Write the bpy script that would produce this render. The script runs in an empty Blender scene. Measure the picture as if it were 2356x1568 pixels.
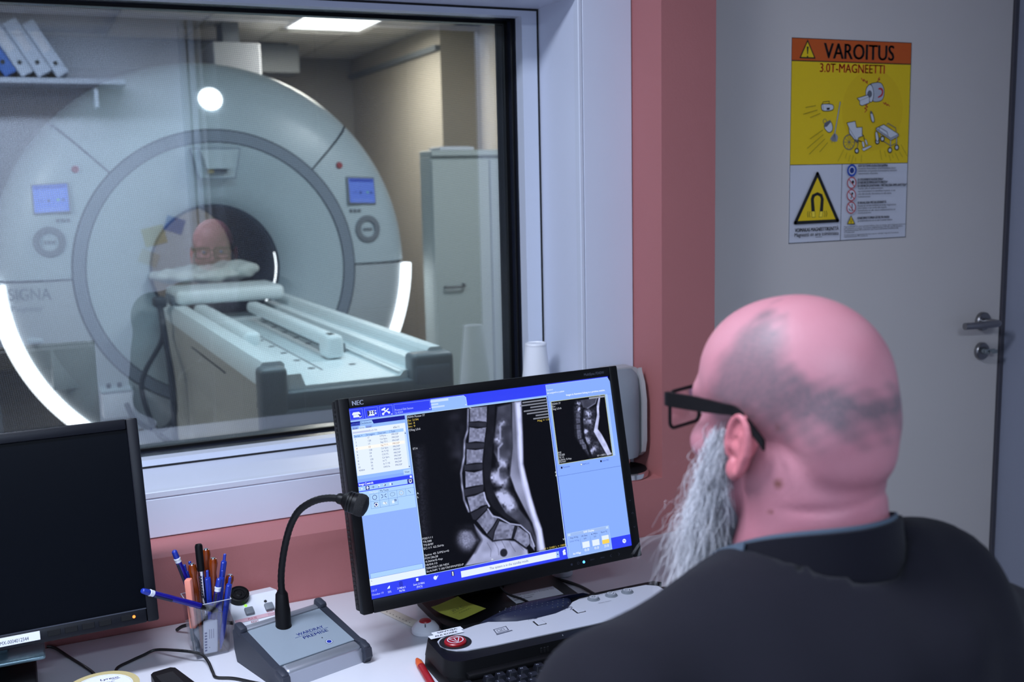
import bpy, bmesh, math, random
import numpy as np
from mathutils import Vector, Matrix
random.seed(7); rng = np.random.default_rng(7)
R = math.radians; PI = math.pi
SC = bpy.context.scene; COL = SC.collection

# ---------------------------------------------------------------- camera, world, light, exposure
def S(r, g, b):
    return tuple((c/255/12.92 if c <= 10 else ((c/255+.055)/1.055)**2.4) for c in (r, g, b))

cam = bpy.data.cameras.new('camera'); camo = bpy.data.objects.new('camera', cam); COL.objects.link(camo)
cam.sensor_width = 36; cam.lens = 2446.5/2356*36; cam.clip_start = .05; cam.clip_end = 60
yw, pt, rl = R(24.72), R(8.51), R(1.32)
fwd = Vector((math.sin(yw)*math.cos(pt), math.cos(yw)*math.cos(pt), -math.sin(pt)))
rgt = Vector((math.cos(yw), -math.sin(yw), 0)); dwn = fwd.cross(rgt)
r2 = math.cos(rl)*rgt + math.sin(rl)*dwn; d2 = -math.sin(rl)*rgt + math.cos(rl)*dwn
m = Matrix((r2, -d2, -fwd)).transposed().to_4x4(); m.translation = (0, 0, 1.54); camo.matrix_world = m
cam.dof.use_dof = True; cam.dof.focus_distance = 1.80; cam.dof.aperture_fstop = 5.0
SC.camera = camo
SC.view_settings.view_transform = 'Standard'; SC.view_settings.look = 'None'
SC.view_settings.exposure = 0.0; SC.view_settings.gamma = 1.0; SC.view_settings.use_curve_mapping = False
cy = SC.cycles; cy.max_bounces = 6; cy.diffuse_bounces = 3; cy.glossy_bounces = 3; cy.transmission_bounces = 3; cy.transparent_max_bounces = 8
cy.caustics_reflective = False; cy.caustics_refractive = False; cy.use_adaptive_sampling = True; cy.adaptive_threshold = .045; cy.use_denoising = True
W = bpy.data.worlds.new('world'); SC.world = W; W.use_nodes = True
W.node_tree.nodes['Background'].inputs[0].default_value = (.55, .62, .8, 1); W.node_tree.nodes['Background'].inputs[1].default_value = .05

def area(name, loc, sx, sy, power, col, rot=(0, 0, 0)):
    l = bpy.data.lights.new(name, 'AREA'); l.shape = 'RECTANGLE'; l.size = sx; l.size_y = sy; l.energy = power; l.color = col
    o = bpy.data.objects.new(name, l); o.location = loc; o.rotation_euler = rot; COL.objects.link(o); return o
# control room: ceiling panel, added rear fill; scanner room: far panel, other fills added
area('ceiling_light_desk', (-.34, 1.2, 2.53), 1.1, .3, 53, (.75, .83, 1))
area('rear_fill', (.0, -.88, 2.53), 1.6, .2, 57, (.66, .80, 1))  # unseen fill from behind, added for the neck and the mirrored room
area('scanner_panel_far', (2.27, 7.99, 2.70), .56, .56, 58, (1, .94, .82))
area('scanner_fill_near', (.9, 3.7, 2.70), 1.1, .56, 40, (.62, .88, 1))  # added fill: frontal bluish light on table and gantry
area('scanner_fill_side', (-1.9, 4.6, 2.70), .56, 1.1, 56, (.92, .97, .98))  # added fill from the left to light the table flank
area('scanner_fill_right', (2.6, 4.4, 2.70), .56, .56, 47, (.92, .97, 1))  # added to brighten the cabinet and the gantry's right side

# ---------------------------------------------------------------- materials
def mat(name, col, rough=.5, metal=0., spec=.5, var=0., vscale=6., bump=0., bscale=150., emit=None, estr=1., alpha=1., trans=0., coat=0., sheen=0., sss=0.):
    M = bpy.data.materials.new(name); M.use_nodes = True
    nt = M.node_tree; b = nt.nodes['Principled BSDF']
    b.inputs['Roughness'].default_value = rough; b.inputs['Metallic'].default_value = metal
    b.inputs['Specular IOR Level'].default_value = spec; b.inputs['Base Color'].default_value = (*col, 1)
    b.inputs['Alpha'].default_value = alpha; b.inputs['Transmission Weight'].default_value = trans
    b.inputs['Coat Weight'].default_value = coat; b.inputs['Sheen Weight'].default_value = sheen
    b.inputs['Subsurface Weight'].default_value = sss
    if sss: b.inputs['Subsurface Radius'].default_value = (.012, .004, .002)
    tc = None
    def tcn():
        nonlocal tc
        tc = tc or nt.nodes.new('ShaderNodeTexCoord'); return tc
    n = nt.nodes.new('ShaderNodeTexNoise'); n.inputs['Scale'].default_value = vscale; n.inputs['Detail'].default_value = 5
    nt.links.new(tcn().outputs['Object'], n.inputs['Vector'])
    mx = nt.nodes.new('ShaderNodeMix'); mx.data_type = 'RGBA'
    v = max(var, .02)
    mx.inputs[6].default_value = (*[c*(1-v) for c in col], 1); mx.inputs[7].default_value = (*[min(1, c*(1+v)) for c in col], 1)
    nt.links.new(n.outputs['Fac'], mx.inputs[0]); nt.links.new(mx.outputs[2], b.inputs['Base Color'])
    if bump:
        n2 = nt.nodes.new('ShaderNodeTexNoise'); n2.inputs['Scale'].default_value = bscale; n2.inputs['Detail'].default_value = 4
        nt.links.new(tcn().outputs['Object'], n2.inputs['Vector'])
        bp = nt.nodes.new('ShaderNodeBump'); bp.inputs['Strength'].default_value = bump; bp.inputs['Distance'].default_value = .002
        nt.links.new(n2.outputs['Fac'], bp.inputs['Height']); nt.links.new(bp.outputs['Normal'], b.inputs['Normal'])
    if emit:
        b.inputs['Emission Color'].default_value = (*emit, 1); b.inputs['Emission Strength'].default_value = estr
    return M

def vcol_mat(name, emission=0., rough=.45, spec=.4):
    M = bpy.data.materials.new(name); M.use_nodes = True; nt = M.node_tree; b = nt.nodes['Principled BSDF']
    a = nt.nodes.new('ShaderNodeAttribute'); a.attribute_name = 'ink'
    b.inputs['Roughness'].default_value = rough; b.inputs['Specular IOR Level'].default_value = spec
    if emission:
        b.inputs['Base Color'].default_value = (.003, .003, .004, 1); b.inputs['Specular IOR Level'].default_value = .12; b.inputs['Roughness'].default_value = .5; nt.links.new(a.outputs['Color'], b.inputs['Emission Color'])
        b.inputs['Emission Strength'].default_value = emission
    else: nt.links.new(a.outputs['Color'], b.inputs['Base Color'])
    return M

MT = {}
MT['pink'] = mat('pink_paint', S(171, 106, 105), .55, bump=.15, bscale=260, var=.03)
MT['laminate'] = mat('white_laminate', S(208, 214, 230), .35, var=.01)
MT['frame'] = mat('window_frame_white', S(204, 210, 224), .35)
MT['black'] = mat('black_plastic', S(9, 9, 12), .45, spec=.22, var=.05)
MT['black2'] = mat('black_matte', S(13, 13, 16), .6)
MT['blackgloss'] = mat('black_rail', S(26, 30, 42), .25)
MT['navyblack'] = mat('dark_navy_bezel', S(10, 12, 20), .42, spec=.25)
MT['screenoff'] = mat('dark_panel_glass', S(5, 7, 13), .3, spec=.05)
MT['door'] = mat('grey_door_laminate', S(208, 200, 196), .45, var=.015)
MT['doorframe'] = mat('dark_door_frame', S(72, 70, 78), .5)
MT['jamb'] = mat('bluegrey_jamb', S(132, 136, 152), .5)
MT['steel'] = mat('brushed_steel', S(150, 148, 150), .28, 1.)
MT['chrome'] = mat('chrome', S(210, 208, 210), .12, 1.)
MT['desk'] = mat('white_desk', S(222, 222, 230), .28, var=.01)
MT['floor'] = mat('grey_vinyl', S(120, 122, 130), .4, var=.06)
MT['ceil'] = mat('ceiling_white', S(215, 213, 208), .8, bump=.1)
MT['backwall'] = mat('rear_wall_paint', S(222, 226, 236), .6)
MT['beige'] = mat('scanner_room_wall', S(178, 170, 156), .6, var=.02)
MT['beigedark'] = mat('unlit_back_wall', S(150, 146, 138), .6)  # darker beige: shade of the unlit back wall put into its colour
MT['gantry'] = mat('gantry_cover', S(190, 204, 212), .33, var=.01)
MT['gantry2'] = mat('gantry_lower_cover', S(186, 194, 200), .35)
MT['ring'] = mat('gantry_grey_ring', S(134, 144, 158), .4)
MT['bore'] = mat('bore_liner', S(96, 102, 114), .4)
MT['seam'] = mat('dark_seam', S(40, 46, 54), .6)
MT['glow'] = mat('white_light_strip', S(255, 255, 255), .5, emit=(.95, .98, 1), estr=3.2)
MT['lampglow'] = mat('lamp_diffuser', S(255, 255, 255), .5, emit=(1, .98, .9), estr=4)
MT['tblwhite'] = mat('table_white', S(232, 240, 242), .4)
MT['tblgrey'] = mat('table_flank_grey', S(196, 194, 184), .45)
MT['tbldark'] = mat('table_end_grey', S(116, 122, 126), .45)
MT['red'] = mat('red_plastic', S(150, 22, 30), .35)
MT['grey'] = mat('mid_grey_plastic', S(120, 126, 134), .45)
MT['cabinet'] = mat('cabinet_grey_green', S(184, 192, 190), .45, var=.02)
MT['cable'] = mat('cable_grey', S(58, 64, 72), .5)
MT['cableblk'] = mat('cable_black', S(14, 14, 17), .45)
MT['paper'] = mat('white_paper', S(222, 224, 232), .7)
MT['alu'] = mat('console_aluminium', S(176, 180, 190), .38, .75, bump=.03, bscale=600)
MT['plate'] = mat('console_front_plate', S(156, 168, 180), .35, .25, bump=.04, bscale=900)
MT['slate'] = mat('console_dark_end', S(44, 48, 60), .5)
MT['silver'] = mat('silver_grey_panel', S(188, 190, 200), .4)
MT['rubber'] = mat('navy_rubber', S(20, 26, 52), .45)
MT['amber'] = mat('amber_plastic', S(150, 62, 8), .18, trans=.35)
MT['blue'] = mat('blue_plastic', S(28, 52, 160), .3)
MT['darkblue'] = mat('dark_blue_plastic', S(22, 16, 130), .22)
MT['salmon'] = mat('salmon_plastic', S(236, 146, 126), .45)
MT['white'] = mat('white_plastic', S(220, 222, 230), .4)
MT['cupwhite'] = mat('white_cup_plastic', S(228, 230, 236), .35)
MT['tape'] = mat('tape_amber', S(196, 180, 128), .25)
MT['orange'] = mat('orange_plastic', S(214, 92, 38), .35)
MT['green'] = mat('green_label', S(18, 78, 54), .5)
MT['note'] = mat('yellow_note', S(206, 212, 84), .7, var=.04)
MT['ivory'] = mat('ivory_plastic', S(206, 198, 184), .5)
MT['speaker'] = mat('speaker_grille', S(138, 144, 154), .55, bump=.9, bscale=1100)
MT['speakerside'] = mat('speaker_shell', S(166, 164, 166), .45)
MT['tealplate'] = mat('stand_plate', S(130, 158, 168), .2, .3)
MT['ledgreen'] = mat('led_green', S(120, 200, 60), .4, emit=S(150, 235, 60), estr=1)
MT['ledorange'] = mat('led_orange', S(240, 120, 40), .4, emit=S(255, 130, 50), estr=1.6)
MT['ledblue'] = mat('led_blue', S(60, 140, 255), .4, emit=S(90, 180, 255), estr=2)
MT['scrblue'] = mat('gantry_screen', S(20, 30, 60), .4, emit=S(96, 130, 235), estr=1.0)
MT['cloth'] = mat('dark_tunic_cloth', S(17, 16, 26), .85, spec=.2, var=.06, vscale=30, bump=.35, bscale=900, sheen=.03)
MT['collar'] = mat('blue_grey_collar', S(74, 88, 104), .8, bump=.3, bscale=900)
MT['linen'] = mat('white_linen', S(205, 210, 205), .9, bump=.4, bscale=60)
MT['binderblue'] = mat('blue_binder', S(50, 104, 190), .5)
MT['binderwhite'] = mat('white_binder', S(196, 206, 222), .5)
MT['shelf'] = mat('shelf_board', S(190, 198, 212), .5)
MT['trousers'] = mat('dark_trousers', S(40, 42, 54), .85)
MT['inkvc'] = vcol_mat('printed_ink'); MT['scrvc'] = vcol_mat('lit_screen', 1.0)

# clear acrylic
def acrylic():
    M = bpy.data.materials.new('clear_acrylic'); M.use_nodes = True; nt = M.node_tree
    for n in list(nt.nodes): nt.nodes.remove(n)
    out = nt.nodes.new('ShaderNodeOutputMaterial'); mx = nt.nodes.new('ShaderNodeMixShader')
    t = nt.nodes.new('ShaderNodeBsdfTransparent'); t.inputs[0].default_value = (.95, .96, .985, 1)
    g = nt.nodes.new('ShaderNodeBsdfGlossy'); g.inputs['Roughness'].default_value = .05
    lw = nt.nodes.new('ShaderNodeLayerWeight'); lw.inputs[0].default_value = .35
    ma = nt.nodes.new('ShaderNodeMath'); ma.operation = 'MULTIPLY_ADD'; ma.inputs[1].default_value = .55; ma.inputs[2].default_value = .05
    nt.links.new(lw.outputs['Facing'], ma.inputs[0]); nt.links.new(ma.outputs[0], mx.inputs[0])
    nt.links.new(t.outputs[0], mx.inputs[1]); nt.links.new(g.outputs[0], mx.inputs[2]); nt.links.new(mx.outputs[0], out.inputs[0])
    return M
MT['acrylic'] = acrylic()
# shielded window: clear pane carrying a fine woven wire mesh, mirror reflection on top
def shield_glass():
    M = bpy.data.materials.new('shielded_window_glass'); M.use_nodes = True; nt = M.node_tree; L = nt.links.new
    for n in list(nt.nodes): nt.nodes.remove(n)
    N = nt.nodes.new
    out = N('ShaderNodeOutputMaterial'); tc = N('ShaderNodeTexCoord'); sp = N('ShaderNodeSeparateXYZ')
    L(tc.outputs['Object'], sp.inputs[0])
    def wave(sock, ph):
        a = N('ShaderNodeMath'); a.operation = 'MULTIPLY'; a.inputs[1].default_value = 2*PI/.0042; L(sock, a.inputs[0])
        s = N('ShaderNodeMath'); s.operation = 'SINE'; L(a.outputs[0], s.inputs[0]); return s
    ax = N('ShaderNodeMath'); ax.operation = 'MULTIPLY_ADD'; ax.inputs[1].default_value = .12; L(sp.outputs['Z'], ax.inputs[0]); L(sp.outputs['X'], ax.inputs[2])
    az = N('ShaderNodeMath'); az.operation = 'MULTIPLY_ADD'; az.inputs[1].default_value = -.12; L(sp.outputs['X'], az.inputs[0]); L(sp.outputs['Z'], az.inputs[2])
    w1, w2 = wave(ax.outputs[0], 0), wave(az.outputs[0], 0)
    mxm = N('ShaderNodeMath'); mxm.operation = 'MAXIMUM'; L(w1.outputs[0], mxm.inputs[0]); L(w2.outputs[0], mxm.inputs[1])
    mr = N('ShaderNodeMapRange'); mr.inputs[1].default_value = -.3; mr.inputs[2].default_value = 1; mr.inputs[3].default_value = .0; mr.inputs[4].default_value = .17
    L(mxm.outputs[0], mr.inputs[0])
    tr = N('ShaderNodeBsdfTransparent'); tr.inputs[0].default_value = (.94, .97, .99, 1)
    wire = N('ShaderNodeBsdfDiffuse'); wire.inputs[0].default_value = (*S(112, 120, 134), 1)
    m1 = N('ShaderNodeMixShader'); L(mr.outputs[0], m1.inputs[0]); L(tr.outputs[0], m1.inputs[1]); L(wire.outputs[0], m1.inputs[2])
    gl = N('ShaderNodeBsdfGlossy'); gl.inputs['Roughness'].default_value = .0
    lw = N('ShaderNodeFresnel'); lw.inputs[0].default_value = 1.5
    fm = N('ShaderNodeMath'); fm.operation = 'MULTIPLY_ADD'; fm.inputs[1].default_value = 1.7; fm.inputs[2].default_value = .115; L(lw.outputs[0], fm.inputs[0])
    m2 = N('ShaderNodeMixShader'); L(fm.outputs[0], m2.inputs[0]); L(m1.outputs[0], m2.inputs[1]); L(gl.outputs[0], m2.inputs[2])
    L(m2.outputs[0], out.inputs[0]); return M
MT['shield'] = shield_glass()

# ---------------------------------------------------------------- mesh helpers
class MB:
    def __init__(s): s.v = []; s.f = []; s.m = []; s.cur = 0
    def add(s, vs, fs, M=None):
        o = len(s.v)
        s.v += [tuple(M @ Vector(v)) for v in vs] if M is not None else [tuple(v) for v in vs]
        s.f += [tuple(i+o for i in f) for f in fs]; s.m += [s.cur]*len(fs); return s
    def box(s, x0, x1, y0, y1, z0, z1, M=None):
        return s.add([(x0,y0,z0),(x1,y0,z0),(x1,y1,z0),(x0,y1,z0),(x0,y0,z1),(x1,y0,z1),(x1,y1,z1),(x0,y1,z1)],
                     [(0,3,2,1),(4,5,6,7),(0,1,5,4),(1,2,6,5),(2,3,7,6),(3,0,4,7)], M)
    def rbox(s, x0, x1, y0, y1, z0, z1, r=.005, seg=2, M=None):
        bm = bmesh.new(); bmesh.ops.create_cube(bm, size=1)
        for v in bm.verts: v.co = Vector(((x0+x1)/2+v.co.x*(x1-x0), (y0+y1)/2+v.co.y*(y1-y0), (z0+z1)/2+v.co.z*(z1-z0)))
        bmesh.ops.bevel(bm, geom=bm.edges[:], offset=min(r, .49*min(x1-x0, y1-y0, z1-z0)), segments=seg, affect='EDGES', profile=.5)
        return s.bm(bm, M)
    def bm(s, bm, M=None):
        bm.verts.index_update(); s.add([v.co[:] for v in bm.verts], [[v.index for v in f.verts] for f in bm.faces], M); bm.free(); return s
    def prism(s, poly, z0, z1, M=None, top=None):
        n = len(poly); top = top or poly
        s.add([(x, y, z0) for x, y in poly]+[(x, y, z1) for x, y in top],
              [tuple(range(n))[::-1], tuple(range(n, 2*n))]+[(i, (i+1) % n, n+(i+1) % n, n+i) for i in range(n)], M); return s
    def lathe(s, prof, n=32, M=None, a0=0., a1=2*PI, close=True):
        full = abs(a1-a0-2*PI) < 1e-6; k = n if full else n+1; vs = []; fs = []
        for i in range(k):
            a = a0+(a1-a0)*i/n; c, q = math.cos(a), math.sin(a)
            vs += [(r*c, r*q, z) for r, z in prof]
        p = len(prof)
        for i in range(n):
            j = (i+1) % k
            for t in range(p-1): fs.append((i*p+t, j*p+t, j*p+t+1, i*p+t+1))
        return s.add(vs, fs, M)
    def cyl(s, p0, p1, r0, r1=None, n=16, caps=True):
        r1 = r0 if r1 is None else r1; p0, p1 = Vector(p0), Vector(p1); M = frame(p0, p1-p0); h = (p1-p0).length
        pr = [(r0, 0), (r1, h)]
        if caps: pr = [(0.00001, 0)]+pr+[(0.00001, h)]
        return s.lathe(pr, n, M)
    def tube(s, pts, r, n=8, caps=True):
        pts = [Vector(p) for p in pts]; k = len(pts); rs = r if hasattr(r, '__len__') else [r]*k
        t0 = (pts[1]-pts[0]).normalized(); u = t0.orthogonal().normalized(); vs = []; fs = []
        for i in range(k):
            t = (pts[min(i+1, k-1)]-pts[max(i-1, 0)]).normalized(); u = (u-t*u.dot(t)).normalized(); w = t.cross(u)
            for j in range(n):
                a = 2*PI*j/n; vs.append(pts[i]+(u*math.cos(a)+w*math.sin(a))*rs[i])
        for i in range(k-1):
            for j in range(n): fs.append((i*n+j, i*n+(j+1) % n, (i+1)*n+(j+1) % n, (i+1)*n+j))
        if caps: fs += [tuple(range(n))[::-1], tuple(range((k-1)*n, k*n))]
        return s.add(vs, fs)
    def ell(s, c, r, seg=20, rings=12, M=None):
        bm = bmesh.new(); bmesh.ops.create_uvsphere(bm, u_segments=seg, v_segments=rings, radius=1)
        for v in bm.verts: v.co = Vector((c[0]+v.co.x*r[0], c[1]+v.co.y*r[1], c[2]+v.co.z*r[2]))
        return s.bm(bm, M)
    def mesh(s, name, smooth=30):
        me = bpy.data.meshes.new(name); me.from_pydata(s.v, [], s.f); me.update()
        if smooth:
            me.polygons.foreach_set('use_smooth', [True]*len(me.polygons)); me.set_sharp_from_angle(angle=R(smooth))
        return me
    def build(s, name, m, parent=None, smooth=30, loc=None, rot=None, kind=None):
        me = s.mesh(name, smooth)
        for x in (m if isinstance(m, (list, tuple)) else [m]): me.materials.append(MT[x] if isinstance(x, str) else x)
        if isinstance(m, (list, tuple)): me.polygons.foreach_set('material_index', s.m)
        bm = bmesh.new(); bm.from_mesh(me); bmesh.ops.recalc_face_normals(bm, faces=bm.faces); bm.to_mesh(me); bm.free()
        return link(name, me, parent, loc, rot, kind)
def link(name, me, parent=None, loc=None, rot=None, kind=None):
    o = bpy.data.objects.new(name, me); COL.objects.link(o); o.parent = parent
    if loc is not None: o.location = loc
    if rot is not None: o.rotation_euler = rot
    if kind: o['kind'] = kind
    return o
def frame(p, d):
    d = Vector(d).normalized(); x = d.orthogonal().normalized(); y = d.cross(x)
    M = Matrix((x, y, d)).transposed().to_4x4(); M.translation = p; return M
def T(x=0, y=0, z=0): return Matrix.Translation((x, y, z))
def RX(a): return Matrix.Rotation(a, 4, 'X')
def RY(a): return Matrix.Rotation(a, 4, 'Y')
def RZ(a): return Matrix.Rotation(a, 4, 'Z')
def spline(P, n=6):
    P = [Vector(p) for p in P]; o = []
    for i in range(len(P)-1):
        a, b, c, d = P[max(i-1, 0)], P[i], P[i+1], P[min(i+2, len(P)-1)]
        for k in range(n):
            t = k/n; o.append(.5*((2*b)+(c-a)*t+(2*a-5*b+4*c-d)*t*t+(3*b-a-3*c+d)*t**3))
    return o+[P[-1]]
def rrect(x0, x1, y0, y1, r, n=5):
    o = []
    for cx, cy, a in ((x1-r, y1-r, 0), (x0+r, y1-r, 90), (x0+r, y0+r, 180), (x1-r, y0+r, 270)):
        o += [(cx+r*math.cos(R(a+90*k/n)), cy+r*math.sin(R(a+90*k/n))) for k in range(n+1)]
    return o
def circ(cx, cy, r, n=20, ry=None): return [(cx+r*math.cos(2*PI*i/n), cy+(ry or r)*math.sin(2*PI*i/n)) for i in range(n)]
def tag(o, label, cat, group=None):
    o['label'] = label; o['category'] = cat
    if group: o['group'] = group
    return o
def thing(name, label, cat, loc=(0, 0, 0), rot=(0, 0, 0), group=None):
    o = bpy.data.objects.new(name, None); o.empty_display_size = .05; COL.objects.link(o)
    o.location = loc; o.rotation_euler = rot; return tag(o, label, cat, group)
def struct(o): o['kind'] = 'structure'; return o

# flat print: coloured polygons and lettering laid on a surface, one mesh with a colour attribute
_tc = {}
def text_mesh(s):
    if s in _tc: return _tc[s]
    cu = bpy.data.curves.new('t', 'FONT'); cu.body = s; cu.resolution_u = 3; o = bpy.data.objects.new('t', cu); COL.objects.link(o)
    dg = bpy.context.evaluated_depsgraph_get(); me = bpy.data.meshes.new_from_object(o.evaluated_get(dg), depsgraph=dg)
    vs = [(v.co.x, v.co.y) for v in me.vertices]; fs = [tuple(p.vertices) for p in me.polygons]
    bpy.data.objects.remove(o); bpy.data.curves.remove(cu); bpy.data.meshes.remove(me)
    xs = [v[0] for v in vs] or [0, 1]; _tc[s] = (vs, fs, min(xs), max(xs)); return _tc[s]
class Print:
    """x right, y up in metres on the surface; z is the lift of each layer"""
    def __init__(s, step=.00004): s.v = []; s.f = []; s.c = []; s.z = step; s.step = step
    def up(s): s.z += s.step
    def poly(s, pts, col, lift=True):
        if lift: s.up()
        o = len(s.v); s.v += [(x, y, s.z) for x, y in pts]; s.f.append(tuple(range(o, o+len(pts)))); s.c.append(col); return s
    def rect(s, x0, x1, y0, y1, col): return s.poly([(x0, y0), (x1, y0), (x1, y1), (x0, y1)], col)
    def line(s, pts, w, col, closed=False):
        s.up(); P = [Vector(p) for p in pts]; P = P+[P[0]] if closed else P
        for a, b in zip(P[:-1], P[1:]):
            d = b-a
            if d.length < 1e-9: continue
            d.normalize(); n = Vector((-d.y, d.x))*w/2; e = d*w*.4
            s.poly([(a-e-n)[:], (b+e-n)[:], (b+e+n)[:], (a-e+n)[:]], col, False)
        return s
    def disc(s, x, y, r, col, n=24, ry=None): return s.poly(circ(x, y, r, n, ry), col)
    def ring(s, x, y, r, w, col, n=24):
        s.up(); a, b = circ(x, y, r, n), circ(x, y, r-w, n)
        for i in range(n): s.poly([a[i], a[(i+1) % n], b[(i+1) % n], b[i]], col, False)
        return s
    def text(s, t, x0, y, cap, col, x1=None, ang=0., bold=0.):
        s.up(); vs, fs, a, b = text_mesh(t); k = cap/.69; kx = (x1-x0)/(b-a) if x1 is not None else k; c, q = math.cos(ang), math.sin(ang)
        for dx in ((0,) if not bold else (-bold, bold)):
            o = len(s.v)
            for vx, vy in vs:
                X, Y = (vx-a)*kx+dx, vy*k; s.v.append((x0+X*c-Y*q, y+X*q+Y*c, s.z))
            s.f += [tuple(i+o for i in f) for f in fs]; s.c += [col]*len(fs)
        return s
    def build(s, name, m, parent, M=None):
        me = bpy.data.meshes.new(name); me.from_pydata(s.v, [], s.f); me.update()
        at = me.color_attributes.new('ink', 'FLOAT_COLOR', 'CORNER')
        ls = np.array([len(f) for f in s.f]); cols = np.repeat(np.array([(*c, 1) for c in s.c], np.float32), ls, axis=0)
        at.data.foreach_set('color', cols.ravel()); me.materials.append(MT[m])
        o = link(name, me, parent)
        if M is not None: o.matrix_local = M
        return o

# signed-distance sculpting: fields sampled on a grid and skinned with surface nets
def smin(a, b, k):
    h = np.clip(.5+.5*(b-a)/k, 0, 1); return b*(1-h)+a*h-k*h*(1-h)
def smax(a, b, k): return -smin(-a, -b, k)
def sd_ell(P, c, r):
    q = P-np.array(c); r = np.array(r); k0 = np.sqrt(((q/r)**2).sum(-1)); k1 = np.sqrt(((q/(r*r))**2).sum(-1))+1e-9; return k0*(k0-1)/k1
def sd_cap(P, a, b, r0, r1=None):
    r1 = r0 if r1 is None else r1; a, b = np.array(a, float), np.array(b, float); d = b-a
    t = np.clip(((P-a)@d)/(d@d), 0, 1); return np.sqrt(((P-a-t[..., None]*d)**2).sum(-1))-(r0+(r1-r0)*t)
def surface_nets(fn, lo, hi, h):
    lo = np.array(lo); n = np.ceil((np.array(hi)-lo)/h).astype(int)+1
    ax = [lo[i]+h*np.arange(n[i]) for i in range(3)]
    F = np.empty(n, np.float32)
    for i in range(0, n[0], 24):
        P = np.stack(np.meshgrid(ax[0][i:i+24], ax[1], ax[2], indexing='ij'), -1); F[i:i+24] = fn(P)
    sg = F < 0; c = [(x, y, z) for x in (0, 1) for y in (0, 1) for z in (0, 1)]
    sl = lambda A, o: A[o[0]:A.shape[0]-1+o[0], o[1]:A.shape[1]-1+o[1], o[2]:A.shape[2]-1+o[2]]
    cnt = sum(sl(sg, o).astype(np.int8) for o in c); act = (cnt > 0) & (cnt < 8); I = np.argwhere(act)
    idx = -np.ones(act.shape, int); idx[act] = np.arange(len(I)); pos = np.zeros((len(I), 3)); num = np.zeros(len(I))
    for a in c:
        for d in range(3):
            if a[d]: continue
            b = list(a); b[d] = 1
            fa = F[I[:, 0]+a[0], I[:, 1]+a[1], I[:, 2]+a[2]]; fb = F[I[:, 0]+b[0], I[:, 1]+b[1], I[:, 2]+b[2]]
            k = (fa < 0) != (fb < 0); t = np.where(k, fa/np.where(k, fa-fb, 1), 0)
            p = np.array(a, float)+np.zeros((len(I), 3)); p[:, d] = t; pos[k] += p[k]; num[k] += 1
    V = lo+h*(I+pos/num[:, None]); Q = []
    for d in range(3):
        o0 = [slice(1, -1)]*3; o0[d] = slice(0, -1); o1 = [slice(1, -1)]*3; o1[d] = slice(1, None)
        A, B = sg[tuple(o0)], sg[tuple(o1)]; E = np.argwhere(A != B)
        if not len(E): continue
        fl = A[E[:, 0], E[:, 1], E[:, 2]]; off = np.array([1, 1, 1]); off[d] = 0; E = E+off; u, w = (d+1) % 3, (d+2) % 3
        def cell(du, dw):
            q = E.copy(); q[:, u] -= du; q[:, w] -= dw; return idx[q[:, 0], q[:, 1], q[:, 2]]
        q = np.stack([cell(0, 0), cell(1, 0), cell(1, 1), cell(0, 1)], 1); q[~fl] = q[~fl][:, ::-1]; Q.append(q)
    return V, np.concatenate(Q)
def np_mesh(name, V, Q):
    me = bpy.data.meshes.new(name); me.from_pydata(V.tolist(), [], Q.tolist()); me.update()
    me.polygons.foreach_set('use_smooth', [True]*len(me.polygons)); return me
def set_vcol(me, C):
    at = me.color_attributes.new('ink', 'FLOAT_COLOR', 'POINT'); at.data.foreach_set('color', np.concatenate([C, np.ones((len(C), 1))], 1).astype(np.float32).ravel())
# ================================================================ THE CONTROL ROOM
YW, YB, YF, YG, YD = 1.982, 2.101, 2.295, 2.385, 2.10     # wall face, window panelling, window frame, glass, door
def sbox(name, m, *b): return struct(MB().box(*b).build(name, m, smooth=0))
sbox('floor', 'floor', -2.2, 3.0, -2.0, 2.5, -.05, 0)
sbox('ceiling', 'ceil', -2.2, 3.0, -2.0, 2.5, 2.62, 2.68)
sbox('wall_left', 'backwall', -2.2, -2.1, -2.0, 2.5, 0, 2.62)
sbox('wall_back', 'backwall', -2.1, 3.0, -2.0, -1.9, 0, 2.62)
sbox('wall_right', 'backwall', 2.9, 3.0, -1.9, 1.7, 0, 2.62)
# pink front wall: low wall with a ledge, and the pier between window recess and door
w = MB(); w.box(-2.1, 1.279, YW, 2.285, 0, .87); w.box(1.279, 1.42, YW, 2.5, 0, 2.62); w.box(-2.1, 1.279, YW, 2.285, 2.2, 2.62)
struct(w.build('wall_front', 'pink', smooth=0))
# door wall right of the door, with the bluish jamb
j = sbox('wall_door_side', 'jamb', 2.481, 3.0, 1.7, 2.5, 0, 2.62)
sbox('wall_over_door', 'pink', 1.42, 2.481, YD-.03, 2.5, 2.12, 2.62)
# window: panelling sheets around the deep reveal
X0, X1, Z0, Z1 = -1.25, 1.142, .963, 1.935
win = bpy.data.objects.new('window_1', None); COL.objects.link(win); struct(win)
def wpart(name, m, *b, r=.0015): return MB().rbox(*b, r, 1).build(name, m, win, smooth=0)
g = .0012; lw_ = .0095
wpart('panel', 'laminate', -2.1, 1.2775, YB, YB+.02, .8715, Z0-lw_-.0045)          # below
wpart('panel', 'laminate', X1+lw_+g, 1.2775, YB, YB+.02, Z0-lw_-g, 2.2)            # beside
wpart('panel', 'laminate', X0, X1, YB, YB+.02, Z1+lw_+g, 2.2)                      # above
wpart('reveal_edge', 'frame', X0, X1+lw_, YB-.001, YB+.021, Z0-lw_-.003, Z0)
wpart('reveal_edge', 'frame', X1, X1+lw_, YB-.001, YB+.021, Z0, Z1)
wpart('reveal_edge', 'frame', X0, X1+lw_, YB-.001, YB+.021, Z1, Z1+lw_)
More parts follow.
